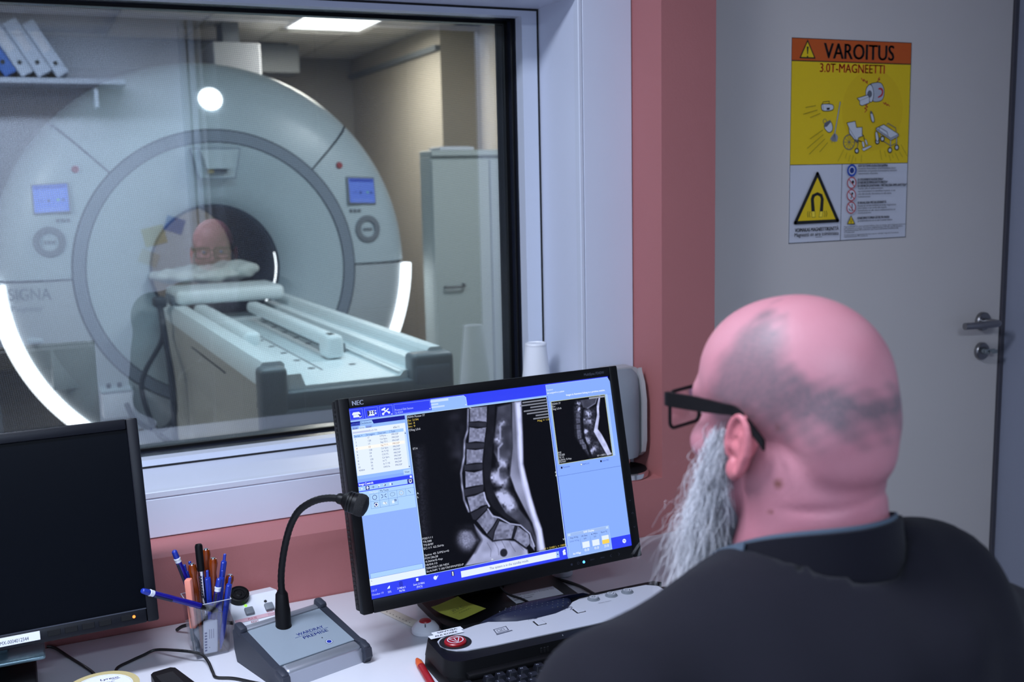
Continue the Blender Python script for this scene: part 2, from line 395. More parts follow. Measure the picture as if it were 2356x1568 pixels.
wpart('sill_board', 'laminate', X0, X1+.018, YB+.002, YF+.02, Z0-.02, Z0-.0005)
wpart('reveal_board', 'laminate', X1+.0005, X1+.02, YB+.002, YF+.02, Z0-.02, Z1+.02)
wpart('head_board', 'laminate', X0, X1+.02, YB+.002, YF+.02, Z1+.0005, Z1+.02)
MB().box(X1+.004, 1.279, YB+.018, YB+.022, .87, 2.2).box(-2.1, X1+.02, YB+.018, YB+.022, .87, Z0-.004).build('shadow_gap_backing', 'black2', win, smooth=0)
# gasket, white frame, deep black rebate
gx1, gz0, gz1 = X1, Z0, Z1; fx1, fz0, fz1 = 1.098, .981, 1.917
def ringy(x0, x1, z0, z1, x2, x3, z2, z3, ya, yb):
    b = MB(); b.box(x0, x1, ya, yb, z0, z2); b.box(x0, x1, ya, yb, z3, z1); b.box(x0, x2, ya, yb, z2, z3); b.box(x3, x1, ya, yb, z2, z3); return b
ringy(X0, gx1, gz0, gz1, X0+.006, gx1-.006, gz0+.005, gz1-.005, YF-.002, YF+.02).build('gasket', 'black2', win, smooth=0)
ringy(X0+.006, gx1-.006, gz0+.005, gz1-.005, X0+.045, fx1, fz0, fz1, YF-.004, YF+.03).build('inner_frame', 'frame', win, smooth=0)
ringy(X0+.03, gx1-.01, gz0+.008, gz1-.008, X0+.046, fx1+.0005, fz0-.0005, fz1+.0005, YF+.0, YG+.06).build('rebate_frame', 'blackgloss', win, smooth=0)
gb = MB(); gb.box(fx1-.004, fx1+.002, YF+.045, YF+.05, fz0, fz1); gb.box(fx1-.008, fx1+.002, YG-.012, YG-.004, fz0, fz1); gb.box(X0+.046, fx1, YG-.012, YG-.004, fz0-.001, fz0+.006); gb.box(X0+.046, fx1, YG-.012, YG-.004, fz1-.006, fz1+.001)
gb.build('glazing_bead', 'black', win, smooth=0)
pane = MB().box(X0+.04, fx1+.006, YG, YG+.006, fz0-.006, fz1+.006).build('shielded_pane', 'shield', win, smooth=0)
pane.data.polygons.foreach_set('material_index', [0]*6)
sbox('wall_partition', 'beige', -2.2, X0+.03, YG-.09, YG+.1, 0, 2.68)
sbox('wall_partition_low', 'beige', X0+.03, 1.279, YG-.097, YG+.1, 0, fz0-.02)
sbox('wall_partition_high', 'beige', X0+.03, 1.279, YG-.097, YG+.1, fz1+.02, 2.8)
sbox('wall_partition_side', 'beige', 1.142, 1.279, YG-.05, YG+.1, fz0-.02, fz1+.02)
sbox('wall_partition_right', 'beige', 1.279, 3.6, 2.5, YG+.13, 0, 2.8)
# door
dr = bpy.data.objects.new('door_1', None); dr.location = (1.42, YD, 0); COL.objects.link(dr); struct(dr)
MB().rbox(-.10, 1.046, 0, .05, .008, 2.1, .002, 1).build('leaf', 'door', dr, smooth=0)
MB().box(1.0475, 1.0608, -.006, .06, 0, 2.12).box(-.12, 1.0475, -.012+.03, .06, 2.102, 2.12).build('frame', 'doorframe', dr, smooth=0)
MB().box(1.0455, 1.048, .004, .05, 0, 2.1).build('rebate', 'black2', dr, smooth=0)
hx, hz = 2.396-1.42, 1.130
h = MB(); h.lathe([(.0001, -.012), (.0235, -.012), (.0255, -.009), (.0255, 0)], 28, T(hx, 0, hz) @ RX(-PI/2)).build('handle_rosette', 'steel', dr)
pts = spline([(hx, 0, hz), (hx, -.03, hz), (hx+.002, -.05, hz), (hx-.012, -.06, hz), (hx-.06, -.058, hz), (hx-.118, -.05, hz)], 6)
MB().tube(pts, .0095, 12).build('lever_handle', 'steel', dr)
MB().lathe([(.0001, -.012), (.022, -.012), (.024, -.009), (.024, 0)], 28, T(hx, 0, hz-.083) @ RX(-PI/2)).build('lock_rosette', 'steel', dr)
k = MB(); k.cyl((hx, 0, hz-.083), (hx, -.018, hz-.083), .008); k.box(hx-.012, hx+.022, -.03, -.026, hz-.083, hz-.075).box(hx+.014, hx+.03, -.032, -.027, hz-.088, hz-.078); k.box(hx-.003, hx+.003, -.03, -.012, hz-.088, hz-.078)
k.build('key', 'tbldark', dr)

# rear of the control room, seen only as a reflection in the window: a wall shelf with ring binders
sh = thing('wall_shelf', 'pale shelf holding ring binders, mirrored faintly in the window glass', 'shelf', (.1, -1.9, 2.12))
MB().rbox(-.75, .52, 0, .3, 0, .03, .003, 1).build('board', 'shelf', sh, smooth=0)
for x in (-.6, .35): MB().box(x, x+.02, .0, .26, -.12, 0).build('bracket', 'shelf', sh, smooth=0)
bx = -.58
blab = {0: 'dark blue binder at the far end of the mirrored shelf', 3: 'blue binder leaning between white binders, mirrored in the glass'}
for i in range(8):
    wd = .068 if i % 3 else .08; blue = i in (0, 1, 4); le = [0, 0]+[30]*8; le = le[i]; bx += .160 if i == 2 else 0
    bo = thing('ring_binder', '%s ring binder, %s from the wall end of the mirrored shelf' % ('blue' if blue else 'white', 'first second third fourth fifth sixth seventh eighth ninth tenth'.split()[i]), 'binder', (.1+bx, -1.88, 2.151), (0, R(-le), 0), 'ring binders on the rear shelf')
    MB().rbox(0, wd, .0, .27, 0, .315, .004, 1).build('cover', 'binderblue' if blue else 'binderwhite', bo, smooth=0)
    MB().cyl((wd/2, .268, .07), (wd/2, .272, .07), .012, n=14).build('finger_hole', 'black2', bo)
    MB().box(wd/2-.02, wd/2+.02, .27, .2712, .14, .26).build('spine_label', 'paper', bo, smooth=0)
    bx += wd/math.cos(R(le))+.003
# added dark wardrobe at the back of the room (it keeps that part of the reflection dark)
cb = thing('added_wardrobe', 'added tall dark wardrobe that dims the right part of the window reflection', 'wardrobe', (1.08, -1.885, 0))
MB().rbox(0, 1.7, 0, .42, .08, 2.5, .003, 1).build('carcass', 'slate', cb, smooth=0)
for x in (.003, .57, 1.137): MB().rbox(x, x+.56, .421, .44, .1, 2.49, .003, 1).build('wardrobe_door', 'slate', cb, smooth=0)
MB().box(.02, 1.68, .03, .38, 0, .08).build('plinth', 'black', cb, smooth=0)
wt = thing('white_upright', 'white upright post at the edge of the mirrored dark wardrobe', 'post', (.95, -1.895, 0))
MB().rbox(0, .035, 0, .06, 0, 2.6, .003, 1).build('post_shaft', 'shelf', wt, smooth=0); MB().rbox(.05, .085, 0, .06, 0, 2.6, .003, 1).build('post_shaft', 'shelf', wt, smooth=0)
for i, (x, z, w_, h_, m_, a_, l_) in enumerate(((.86, 1.33, .11, .09, 'binderblue', 20, 'blue paper sheet'), (.74, 1.27, .13, .11, 'tape', -12, 'pale yellow paper sheet'), (.70, 1.14, .11, .08, 'ivory', 25, 'tan paper sheet'))):
    ps = thing('notice_sheet', l_+' pinned to the rear wall, mirrored inside the bore', 'notice', (x, -1.8985, z), (0, R(a_), 0), 'notices on the rear wall')
    MB().box(-w_/2, w_/2, 0, .001, -h_/2, h_/2).build('sheet', m_, ps, smooth=0); MB().ell((0, .002, h_/2-.01), (.004, .003, .004), 8, 6).build('pin', 'red', ps)

# ================================================================ THE SCANNER ROOM
sbox('floor_scanner_room', 'floor', -3.4, 3.6, 2.5, 10.4, -.05, 0)
sbox('wall_scanner_left', 'beige', -3.4, -3.3, 2.5, 10.4, 0, 2.75)
sbox('wall_scanner_right', 'beige', 3.42, 3.6, 2.55, 10.4, 0, 2.75)
sbox('wall_scanner_step', 'beige', 3.09, 3.42, 7.92, 10.3, 0, 2.75)
sbox('wall_scanner_back', 'beigedark', -3.3, 3.42, 10.3, 10.4, 0, 2.75)
cl = struct(MB().box(-3.4, 3.6, 2.5, 10.4, 2.80, 2.84).build('ceiling_scanner_room', 'ceil', smooth=0))
tile = MB().rbox(.004, .596, .004, .596, 0, .014, .003, 1).mesh('ceiling_tile', 0); tile.materials.append(MT['ceil'])
for i in range(-5, 6):
    for jj in range(0, 13):
        x, y = 1.97+.6*(i-3), 2.57+.6*(jj)-.0
        if x > 3.0 or (abs(x-1.97) < .05 and abs(y-7.67) < .35): continue
        if not (1 < x+.6 and y > 5.0): continue
        o = link('ceiling_tile', tile, cl); o.location = (x, y+.1-.1, 2.752)
gr = MB()
for i in range(-8, 3): x = 1.97+.6*i; gr.box(x-.010, x+.010, 2.55, 10.3, 2.745, 2.757)
for jj in range(0, 13): y = 2.57+.6*jj; gr.box(-3.3, 3.42, y-.010, y+.010, 2.745, 2.757)
gr.build('ceiling_grid', 'tblgrey', cl, smooth=0)
struct(MB().box(3.05, 3.09, 7.92, 10.3, 2.56, 2.60).build('trim_1', 'tbldark', smooth=0))
def panel_lamp(loc, sx, sy, label):
    l = thing('ceiling_panel_lamp', label, 'lamp', loc)
    MB().box(-sx/2, sx/2, -sy/2, sy/2, 0, .02).build('diffuser', 'lampglow', l, smooth=0)
    ringb = MB(); ringb.box(-sx/2-.015, -sx/2, -sy/2, sy/2, -.004, .03); ringb.box(sx/2, sx/2+.015, -sy/2, sy/2, -.004, .03); ringb.box(-sx/2-.015, sx/2+.015, -sy/2-.015, -sy/2, -.004, .03); ringb.box(-sx/2-.015, sx/2+.015, sy/2, sy/2+.015, -.004, .03)
    ringb.build('lamp_frame', 'white', l, smooth=0)
panel_lamp((2.27, 7.99, 2.735), .57, .6, 'glowing square ceiling lamp above and behind the scanner')
dz = thing('ceiling_duct', 'white boxed duct rising behind the top of the scanner', 'duct', (1.55, 8.2, 0))
MB().rbox(-.17, .17, -.2, .4, 2.0, 2.58, .01).build('duct_box', 'white', dz, smooth=0)
MB().box(-.06, .06, 0, .25, 2.58, 2.75).build('hanger', 'grey', dz, smooth=0)
ct = thing('cable_tray', 'dark cable tray under the ceiling behind the white duct', 'cable tray', (0, 9.2, 0))
MB().box(-1.6, 2.3, 0, .03, 2.5, 2.73).build('side_rail', 'tbldark', ct, smooth=0); MB().box(-1.6, 2.3, .03, .4, 2.5, 2.52).build('tray_floor', 'tbldark', ct, smooth=0)
for x in (-1.2, 0, 1.2, 2.2): MB().box(x, x+.03, .1, .13, 2.52, 2.75).build('hanger', 'tbldark', ct, smooth=0)

# cabinet on the right of the scanner
ca = thing('tall_cabinet', 'tall grey-green two-door cabinet standing right of the scanner', 'cabinet', (2.262, 6.0, 0))
MB().rbox(0, .80, .021, .2, .06, 1.70, .004, 1).build('body', 'cabinet', ca, smooth=0)
MB().box(.02, .78, .04, .19, 0, .06).build('plinth', 'tbldark', ca, smooth=0)
d1 = MB().rbox(.003, .375, -.004, .018, .07, 1.675, .003, 1).build('cabinet_door', 'cabinet', ca, smooth=0, rot=(0, 0, R(1.2)))
d2_ = MB().rbox(.381, .797, .0, .02, .07, 1.675, .003, 1).build('cabinet_door', 'gantry2', ca, smooth=0)
MB().tube(spline([(.06, 0, .92), (.06, -.03, .92), (.07, -.035, .918), (.17, -.035, .918), (.178, -.03, .93), (.178, 0, .93)], 4), .007, 8).build('handle', 'steel', d1)
MB().rbox(0, .80, -.01, .2, 1.70, 1.735, .004, 1).build('top_rim', 'cabinet', ca, smooth=0)
tr = thing('white_tray', 'white paper stack lying on top of the tall cabinet', 'paper', (2.32, 6.0, 1.7355))
MB().rbox(0, .22, .0, .19, 0, .018, .002, 1).build('sheet_pile', 'paper', tr, smooth=0); MB().rbox(.01, .2, .02, .18, .018, .022, .002, 1).build('folder', 'white', tr, smooth=0)

# ---------------------------------------------------------------- MRI gantry (local: axis along y, front towards -y)
GX, GY, GZ = 1.005, 6.0, 1.095
ga = thing('mri_scanner', 'large round white MRI scanner with a central bore seen through the window', 'mri scanner', (GX, GY, 0))
PROF = [(.36, .16), (.40, .10), (.50, .05), (.62, .015), (.70, .0), (.755, .0), (.76, .004), (.90, .028), (1.0, .06), (1.07, .11), (1.115, .18), (1.135, .26)]
def fy(r):
    for (a, b), (c, d) in zip(PROF[:-1], PROF[1:]):
        if a <= r <= c: return b+(d-b)*(r-a)/(c-a)
    return PROF[-1][1] if r > 1 else PROF[0][1]
MG = Matrix(((1, 0, 0, 0), (0, 0, 1, 0), (0, 1, 0, GZ), (0, 0, 0, 1)))      # lathe (x,y,z)->(x, z, y)
def clipfloor(b):
    b.v = [(x, y, max(z, .012)) for x, y, z in b.v]; return b
def sector(name, m, r0, r1, a0, a1, n=24, off=0., back=True):
    pr = [(r, y+off) for r, y in PROF if r0 < r < r1]; pr = [(r0, fy(r0)+off)]+pr+[(r1, fy(r1)+off)]
    if back and r1 > 1.1: pr += [(1.15, .36), (1.15, 1.6)]
    return clipfloor(MB().lathe(pr, n, MG, R(a0), R(a1))).build(name, m, ga, smooth=40)
clipfloor(MB().lathe([(.345, .17), (.9, .07), (1.10, .26), (1.13, .4), (1.13, 1.62), (.345, 1.62)], 96, MG)).build('inner_shell', 'seam', ga)
sector('cover_panel', 'gantry', .765, 1.135, 45.35, 134.65, 40)
sector('cover_panel', 'gantry', .765, 1.135, -.3, 44.65); sector('cover_panel', 'gantry', .765, 1.135, 135.35, 180.3)
sector('cover_panel', 'gantry2', .765, 1.11, 181.0, 269.6, 36, -.004, False); sector('cover_panel', 'gantry2', .765, 1.11, 270.4, 359.0, 36, -.004, False)
clipfloor(MB().lathe([(1.12, .2), (1.15, .36), (1.15, 1.6)], 60, MG, R(181), R(359))).build('side_cover', 'navyblack', ga)
MB().lathe([(.698, .004), (.698, -.006), (.757, -.006), (.757, .004)], 96, MG).build('ring_trim', 'ring', ga)
MB().lathe([(.690, .004), (.698, .006)], 96, MG).build('ring_groove', 'seam', ga); MB().lathe([(.757, .002), (.766, .006)], 96, MG).build('ring_groove', 'seam', ga)
MB().lathe([(r, y) for r, y in PROF if r <= .62]+[(.692, .001)], 96, MG).build('bore_flare', 'gantry', ga)
MB().lathe([(.36, .16), (.35, .2), (.35, 1.6)], 64, MG).build('bore_tube', 'bore', ga)
MB().lathe([(.352, .17), (.343, .172), (.343, .20), (.352, .20)], 30, MG, R(-38), R(12)).build('bore_light', 'glow', ga)
clipfloor(MB().lathe([(1.085, .122), (1.12, .112), (1.165, .16), (1.175, .215), (1.14, .25)], 60, MG, R(181.5), R(262))).build('light_strip', 'glow', ga)
clipfloor(MB().lathe([(1.085, .122), (1.12, .112), (1.165, .16), (1.175, .215), (1.14, .25)], 60, MG, R(278), R(358.5))).build('light_strip', 'glow', ga)
def on(x, z, lift=.004):       # place a flat thing on the front: world x, z -> local matrix tangent to the cover
    r = math.hypot(x-GX, z-GZ); a = math.atan2(z-GZ, x-GX); e = .01; sl = math.atan((fy(r+e)-fy(r-e))/(2*e))
    n = Vector((math.cos(a)*math.sin(sl), -math.cos(sl), math.sin(a)*math.sin(sl)))
    zax = n; xax = (Vector((1, 0, 0))-zax*zax.x).normalized(); yax = zax.cross(xax)
    M = Matrix((xax, yax, zax)).transposed().to_4x4(); M.translation = Vector((x-GX, fy(r), z))+n*lift; return M
MB().lathe([(.0001, .006), (.062, .006), (.064, 0)], 40, on(1.01, 2.02)).build('lit_emblem_disc', 'glow', ga)
for sx, nm in ((-1, 'L'), (1, 'R')):
    xs = GX+sx*.829
    fr = MB().rbox(-.094, .094, -.08, .08, -.01, .006, .004, 1, on(xs, 1.508)).build('display', 'grey', ga)
    MB().box(-.085, .085, -.07, .07, .006, .0075, on(xs, 1.508)).build('display_screen', 'scrblue', fr, smooth=0)
    p = Print(.0004); p.rect(-.08, .08, .05, .066, S(60, 84, 190)); p.disc(-.012, -.012, .007, S(30, 40, 90)); p.disc(.036, -.010, .007, S(120, 190, 150)); p.disc(.06, -.012, .007, S(30, 40, 90)); p.line([(-.06, -.012), (-.035, -.012)], .004, S(60, 80, 170)); p.rect(-.07, .07, -.066, -.05, S(120, 150, 245))
    p.build('display_print', 'scrvc', fr, on(xs, 1.508, .0122))
    MB().lathe([(.0001, .007), (.017, .007), (.02, 0)], 24, on(GX+sx*.703, 1.655)).build('stop_button', 'red', ga)
    MB().lathe([(.045, .003), (.05, .006), (.075, .006), (.08, 0)], 36, on(GX+sx*.855, 1.286)).build('dial_ring', 'grey', ga)
    for k_ in (-1, 0, 1):
        M_ = on(GX+sx*.855, 1.286); MB().lathe([(.0001, .006), (.008, .006), (.009, 0)], 12, M_ @ T(k_*.02, 0, 0)).build('dial_key', 'grey', ga)
        M_ = on(GX+sx*.782, 1.395); MB().lathe([(.0001, .005), (.009, .005), (.011, 0)], 12, M_ @ T(k_*.026, 0, 0)).build('round_key', 'grey', ga)
p = Print(.0004); p.text('SIGNA', -.106, -.004, .062, S(92, 102, 112), .106); p.text('Pioneer', -.10, -.062, .03, S(112, 122, 132), .06); p.build('name_print', 'inkvc', ga, on(.035, .992, .003))
# step panel and socket box on the lower left cover
MB().rbox(.105-GX, .25-GX, .045, .12, .50, .765, .008).build('service_panel', 'gantry2', ga, smooth=40)
MB().rbox(.0-GX, .26-GX, .05, .1, .762, .785, .004).build('service_panel_edge', 'gantry', ga, smooth=40)
jb = MB().rbox(.335-GX, .49-GX, -.06, .06, .34, .48, .01).build('socket_box', 'white', ga, smooth=40)
MB().rbox(.33-GX, .495-GX, -.066, .06, .48, .502, .006).build('socket_lid', 'gantry', jb, smooth=40)
for dx in (.375, .43): MB().cyl((dx-GX, -.03, .5), (dx-GX, -.03, .525), .012).build('plug', 'seam', jb)
# sensor housing above the bore
MB().prism([(-.135, 0), (.135, 0), (.10, .165), (-.098, .165)], -.002, .012, T(1.012-GX, 0, 1.756) @ RX(PI/2) @ Matrix.Scale(-1, 4, (0, 1, 0))).build('sensor_surround', 'ring', ga, smooth=0)
MB().prism([(-.127, .006), (.127, .006), (.094, .158), (-.092, .158)], .01, .016, T(1.012-GX, 0, 1.756) @ RX(PI/2) @ Matrix.Scale(-1, 4, (0, 1, 0))).build('sensor_plate', 'gantry', ga, smooth=0)
sb_ = MB().prism([(-.09, .01), (.085, .01), (.07, .11), (-.06, .11)], .016, .09, T(1.012-GX, 0, 1.756) @ RX(PI/2) @ Matrix.Scale(-1, 4, (0, 1, 0))).build('sensor_box', 'gantry', ga, smooth=0)
MB().rbox(-.03+.007, .05+.007, -.05, -.02, 1.622, 1.64, .003).build('sensor_window', 'tbldark', ga)
MB().rbox(-.05+.007, -.02+.007, -.055, -.02, 1.622, 1.645, .003).build('laser_mark', 'tape', ga)

# ---------------------------------------------------------------- patient table
tb = thing('patient_table', 'long pale patient table running from the bore towards the window', 'patient table', (1.045, 3.55, 0), (0, 0, R(.9)))
L_ = 2.38
def extr(name, m, poly, y0, y1, par=tb, smooth=30, r=0):    # cross section x,z extruded along y
    return MB().prism(poly, -y1, -y0, RX(PI/2)).build(name, m, par, smooth=smooth)
extr('flank', 'tblgrey', [(-.35, .80), (-.345, .90), (-.30, .90), (-.30, .2), (-.20, .2)], .06, L_)
extr('flank', 'tblgrey', [(.35, .80), (.345, .90), (.30, .90), (.30, .2), (.20, .2)], .06, L_)
extr('underbody', 'tblgrey', [(-.2, .14), (.2, .14), (.32, .80), (-.32, .80)], .1, L_)
extr('side_rail', 'tblwhite', [(-.352, .88), (-.345, .925), (-.325, .952), (-.262, .952), (-.25, .94), (-.25, .90), (-.30, .87)], .05, L_)
extr('side_rail', 'tblwhite', [(.352, .88), (.345, .925), (.325, .952), (.285, .952), (.272, .94), (.27, .915), (.21, .915), (.205, .88), (.16, .875), (.30, .86)], .05, L_)
extr('cradle_bed', 'tblwhite', [(-.25, .80), (-.25, .905), (-.20, .905), (-.185, .862), (.16, .862), (.175, .88), (.21, .88), (.21, .80)], .03, L_)
for y_ in (1.2, 1.75):
    MB().tube([(-.352, y_*.5, .835-.05*0), (-.352, y_*.5+.5, .835)], .0025, 6).build('flank_groove', 'seam', tb)
MB().box(-.052, -.046, .3, 1.42, .8615, .8628).build('bed_slot', 'seam', tb, smooth=0)
hole = MB().lathe([(.0001, .0012), (.014, .0012), (.015, 0)], 12).mesh('mounting_hole'); hole.materials.append(MT['seam'])
for i in range(8): o = link('mounting_hole', hole, tb); o.location = (.085, .36+.213*i, .862)
for i in range(6): o = link('mounting_hole', hole, tb); o.location = (-.075, .36+.213*i, .862)
MB().rbox(.025, .10, .50, .62, .864, .957, .02, 3).build('pad_post', 'tblwhite', tb); MB().rbox(.03, .095, .52, 2.0, .905, .957, .02, 3).build('arm_pad', 'tblwhite', tb); MB().rbox(-.235, -.165, .78, 2.0, .90, .960, .02, 3).build('arm_pad', 'tblwhite', tb)
MB().box(.105, .150, .66, 2.0, .8625, .90).build('pad_rail', 'tbldark', tb, smooth=0)
# dark end caps
for s_ in (-1, 1):
    MB().rbox(s_*.345-.005 if s_ < 0 else .19, -.255 if s_ < 0 else .352, -.02, .07, .70, .94, .018, 3).build('end_cap', 'tbldark', tb)
MB().rbox(-.34, .34, -.02, .05, .62, .80, .02, 3).build('end_panel', 'tbldark', tb)
MB().rbox(-.27, .24, -.015, .05, .79, .85, .006).build('end_lip', 'tbldark', tb)
MB().rbox(.20, .335, -.025, .03, .83, .90, .01).build('end_latch', 'grey', tb)
MB().rbox(-.30, .30, .1, 1.5, .0, .14, .03, 3).build('foot_carriage', 'tbldark', tb)
# head end slab that carries the cradle into the bore
MB().rbox(-.31, .25, 2.05, 2.42, .955, 1.03, .028, 3).build('cradle_slab', 'tblwhite', tb)
MB().rbox(-.33, -.22, 2.08, 2.3, .95, 1.0, .012).build('coil_connector', 'grey', tb)
# cable bundle hanging from the table's left side
cabs = [[(-.395, 2.05, .98), (-.40, 1.95, .92), (-.405, 1.95, .80), (-.49, 2.0, .64), (-.51, 2.0, .53), (-.46, 2.0, .34), (-.40, 2.0, .27)],
        [(-.39, 2.07, .98), (-.40, 1.93, .90), (-.39, 1.92, .78), (-.37, 1.95, .65), (-.365, 1.95, .52), (-.375, 1.95, .40), (-.45, 1.98, .34), (-.55, 2.0, .40), (-.585, 2.05, .48)],
        [(-.385, 2.09, .99), (-.395, 1.94, .90), (-.385, 1.92, .74), (-.375, 1.93, .5), (-.375, 1.95, .34), (-.38, 1.96, .27), (-.43, 1.97, .30)]]
cbt = thing('coil_cable', 'dark loops of coil cable hanging from the left side of the patient table', 'cable', (1.045, 3.55, 0), (0, 0, R(.9)))
for c_ in cabs: MB().tube(spline(c_, 7), .013, 8).build('cable_loop', 'cable', cbt)
MB().rbox(-.42, -.36, 2.0, 2.12, .955, 1.005, .012).build('cable_clamp', 'cable', cbt)

# ---------------------------------------------------------------- patient lying in the bore
pil = thing('pillow', 'crumpled white pillow under the patient at the mouth of the bore', 'pillow', (.93, 6.12, 1.035))
def pf(P):
    d = sd_ell(P, (0, 0, .035), (.29, .20, .045)); return smin(d, sd_ell(P, (.18, -.02, .065), (.12, .15, .035)), .03)+.006*np.sin(P[..., 0]*24+P[..., 1]*20+2*np.sin(P[..., 0]*9))+.004*np.sin(P[..., 1]*45-P[..., 0]*33)+.002*np.sin(P[..., 0]*70+P[..., 2]*90)
V, Q = surface_nets(pf, (-.36, -.26, -.05), (.36, .26, .12), .012); me = np_mesh('pillow', V, Q); me.materials.append(MT['linen']); link('pillow_case', me, pil)
# ================================================================ THE DESK AND WHAT STANDS ON IT
DZ = .74
dk = thing('desk', 'long white desk along the pink wall under the window', 'desk', (0, 0, 0))
MB().rbox(-1.6, 1.40, 1.12, YW-.002, DZ-.028, DZ, .003, 2).build('desktop', 'desk', dk, smooth=30)
for x in (-1.5, .05, 1.33): MB().box(x, x+.05, 1.2, 1.25, 0, DZ-.028).build('leg', 'steel', dk, smooth=0); MB().box(x, x+.05, 1.85, 1.9, 0, DZ-.028).build('leg', 'steel', dk, smooth=0)
MB().box(-1.45, 1.33, 1.86, 1.89, .6, DZ-.028).build('back_rail', 'steel', dk, smooth=0)

# ---------------------------------------------------------------- lit monitor in the centre
MON = (.7489, 1.7063, 1.0068); myaw, mtilt, mroll = .0241, -.2242, -.0073
mo = thing('computer_monitor', 'black widescreen monitor showing a sagittal spine scan', 'monitor', (.75, 1.75, DZ))
Mm = T(MON[0]-.75, MON[1]-1.75, MON[2]-DZ) @ RZ(myaw) @ RX(mtilt) @ RY(mroll)
hw, hh = .2592, .162; bl, brr, bt, bb = .0185, .0185, .0185, .023
def mpart(b, name, m, par=mo, smooth=30):
    o = b.build(name, m, par, smooth); o.matrix_local = Mm if par is mo else Matrix(); return o
bz = MB(); yb0, yb1 = -.008, .014
for q in ((-hw-bl, -hw, -hh-bb, hh+bt), (hw, hw+brr, -hh-bb, hh+bt), (-hw, hw, hh, hh+bt), (-hw, hw, -hh-bb, -hh)): bz.rbox(q[0], q[1], yb0, yb1, q[2], q[3], .0025, 2)
bezel = mpart(bz, 'bezel', 'black')
cs = MB(); cs.rbox(-hw-bl+.002, hw+brr-.002, .0141, .042, -hh-bb+.002, hh+bt-.002, .003, 2); cs.rbox(-.2, .2, .042, .062, -.14, .14, .008, 2)
mpart(cs, 'rear_shell', 'black')
vs_ = MB()
for i in range(44):
    z = -hh-.012+i*.0078; vs_.box(-hw-bl+.0012, -hw-bl+.0022, .019, .036, z, z+.0034)
mpart(vs_, 'side_vents', 'black2', smooth=0)
MS = Mm @ RX(PI/2)            # print frame: x right, y up, z towards viewer
pan = MB().box(-hw, hw, .0005, .006, -hh, hh).build('screen_panel', 'screenoff', mo, 0); pan.matrix_local = Mm
p = Print(.00003); p.text('NEC', -hw+.006, hh+.0045, .0078, S(160, 166, 184), -hw+.0255, bold=.0003); p.text('MultiSync P242W', hw-.056, hh+.006, .0048, S(88, 92, 108), hw-.012)
p.text('INPUT', .165, -hh-.0115, .0022, S(60, 64, 80)); p.text('MENU', .187, -hh-.0115, .0022, S(60, 64, 80)); p.line([(.211, -hh-.008), (.208, -hh-.0105), (.211, -hh-.013)], .0005, S(70, 74, 90)); p.line([(.226, -hh-.008), (.229, -hh-.0105), (.226, -hh-.013)], .0005, S(70, 74, 90))
p.ring(.139, -hh-.0115, .0024, .0005, S(66, 70, 86), 14); p.disc(.125, -hh-.0115, .0022, S(40, 44, 60), 14)
p.line([(hw+.0075, -.103), (hw+.0095, -.1005), (hw+.0115, -.103)], .0005, S(70, 74, 90)); p.line([(hw+.0075, -.127), (hw+.0095, -.1295), (hw+.0115, -.127)], .0005, S(70, 74, 90)); p.text('PIP', hw+.006, -.079, .002, S(70, 74, 90))
p.build('bezel_print', 'inkvc', mo, MS @ T(0, 0, .0081))
MB().lathe([(.0001, .001), (.0022, .001), (.0026, 0)], 12, MS @ T(.151, -hh-.0115, .008)).build('power_light', 'ledblue', mo)
# stand
MB().prism(rrect(-.112, .172, -.06, .125, .03), 0, .014).build('stand_base', 'black', mo)
MB().rbox(-.045, .055, .055, .085, .012, .30, .008, 2).build('stand_column', 'black', mo); MB().rbox(-.05, .06, .01, .06, .22, .30, .006, 2).build('stand_head', 'black', mo)
pa = thing('address_label', 'white printed label stuck on the stand base under the lit monitor', 'label', (.845, 1.757, .7543))
MB().box(-.05, .05, -.022, .022, 0, .0006).build('label_sheet', 'paper', pa, smooth=0)
p = Print(); p.text('GE Healthcare Finland Oy', -.032, .009, .0045, S(40, 44, 60), .046); p.text('SIGNA Pioneer', -.046, .0, .0045, S(50, 54, 70), .0); p.line([(-.046, -.007), (-.01, -.007)], .003, S(120, 124, 140)); p.disc(-.04, .0115, .004, S(30, 34, 50), 14); p.build('label_print', 'inkvc', pa, T(0, 0, .0006))

# ---------------------------------------------------------------- switched-off monitor on the left
lm = thing('computer_monitor', 'black switched-off monitor at the left end of the desk', 'monitor', (-.11, 1.85, DZ))
lw2, lh2 = .2365, .148; LY, LT = R(2.2), R(-15.1)
Ml = T(.1403-(-.11), 1.8199-1.85, 1.0006-DZ) @ RZ(LY) @ RX(LT) @ T(-lw2, 0, 0)
bz = MB()
for q in ((-lw2-.0185, -lw2, -lh2-.0235, lh2+.018), (lw2, lw2+.0185, -lh2-.0235, lh2+.018), (-lw2, lw2, lh2, lh2+.018), (-lw2, lw2, -lh2-.0235, -lh2)): bz.rbox(q[0], q[1], -.006, .012, q[2], q[3], .003, 2)
bz.build('bezel', 'navyblack', lm).matrix_local = Ml
b = MB(); b.rbox(-lw2-.0165, lw2+.0165, .0121, .035, -lh2-.0215, lh2+.016, .004, 2); b.rbox(-.18, .18, .035, .06, -.12, .12, .01, 2); b.build('rear_shell', 'black', lm).matrix_local = Ml
MB().box(-lw2, lw2, .0, .006, -lh2, lh2).build('screen_panel', 'screenoff', lm, 0).matrix_local = Ml
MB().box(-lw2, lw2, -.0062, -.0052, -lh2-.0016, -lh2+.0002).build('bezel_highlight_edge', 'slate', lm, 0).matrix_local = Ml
for i in range(4):
    x = .095+i*.0255; b = MB(); b.rbox(x-.0095, x+.0095, -.0072, -.006, -lh2-.0155, -lh2-.0065, .0005, 1); b.build('menu_button', 'black', lm).matrix_local = Ml
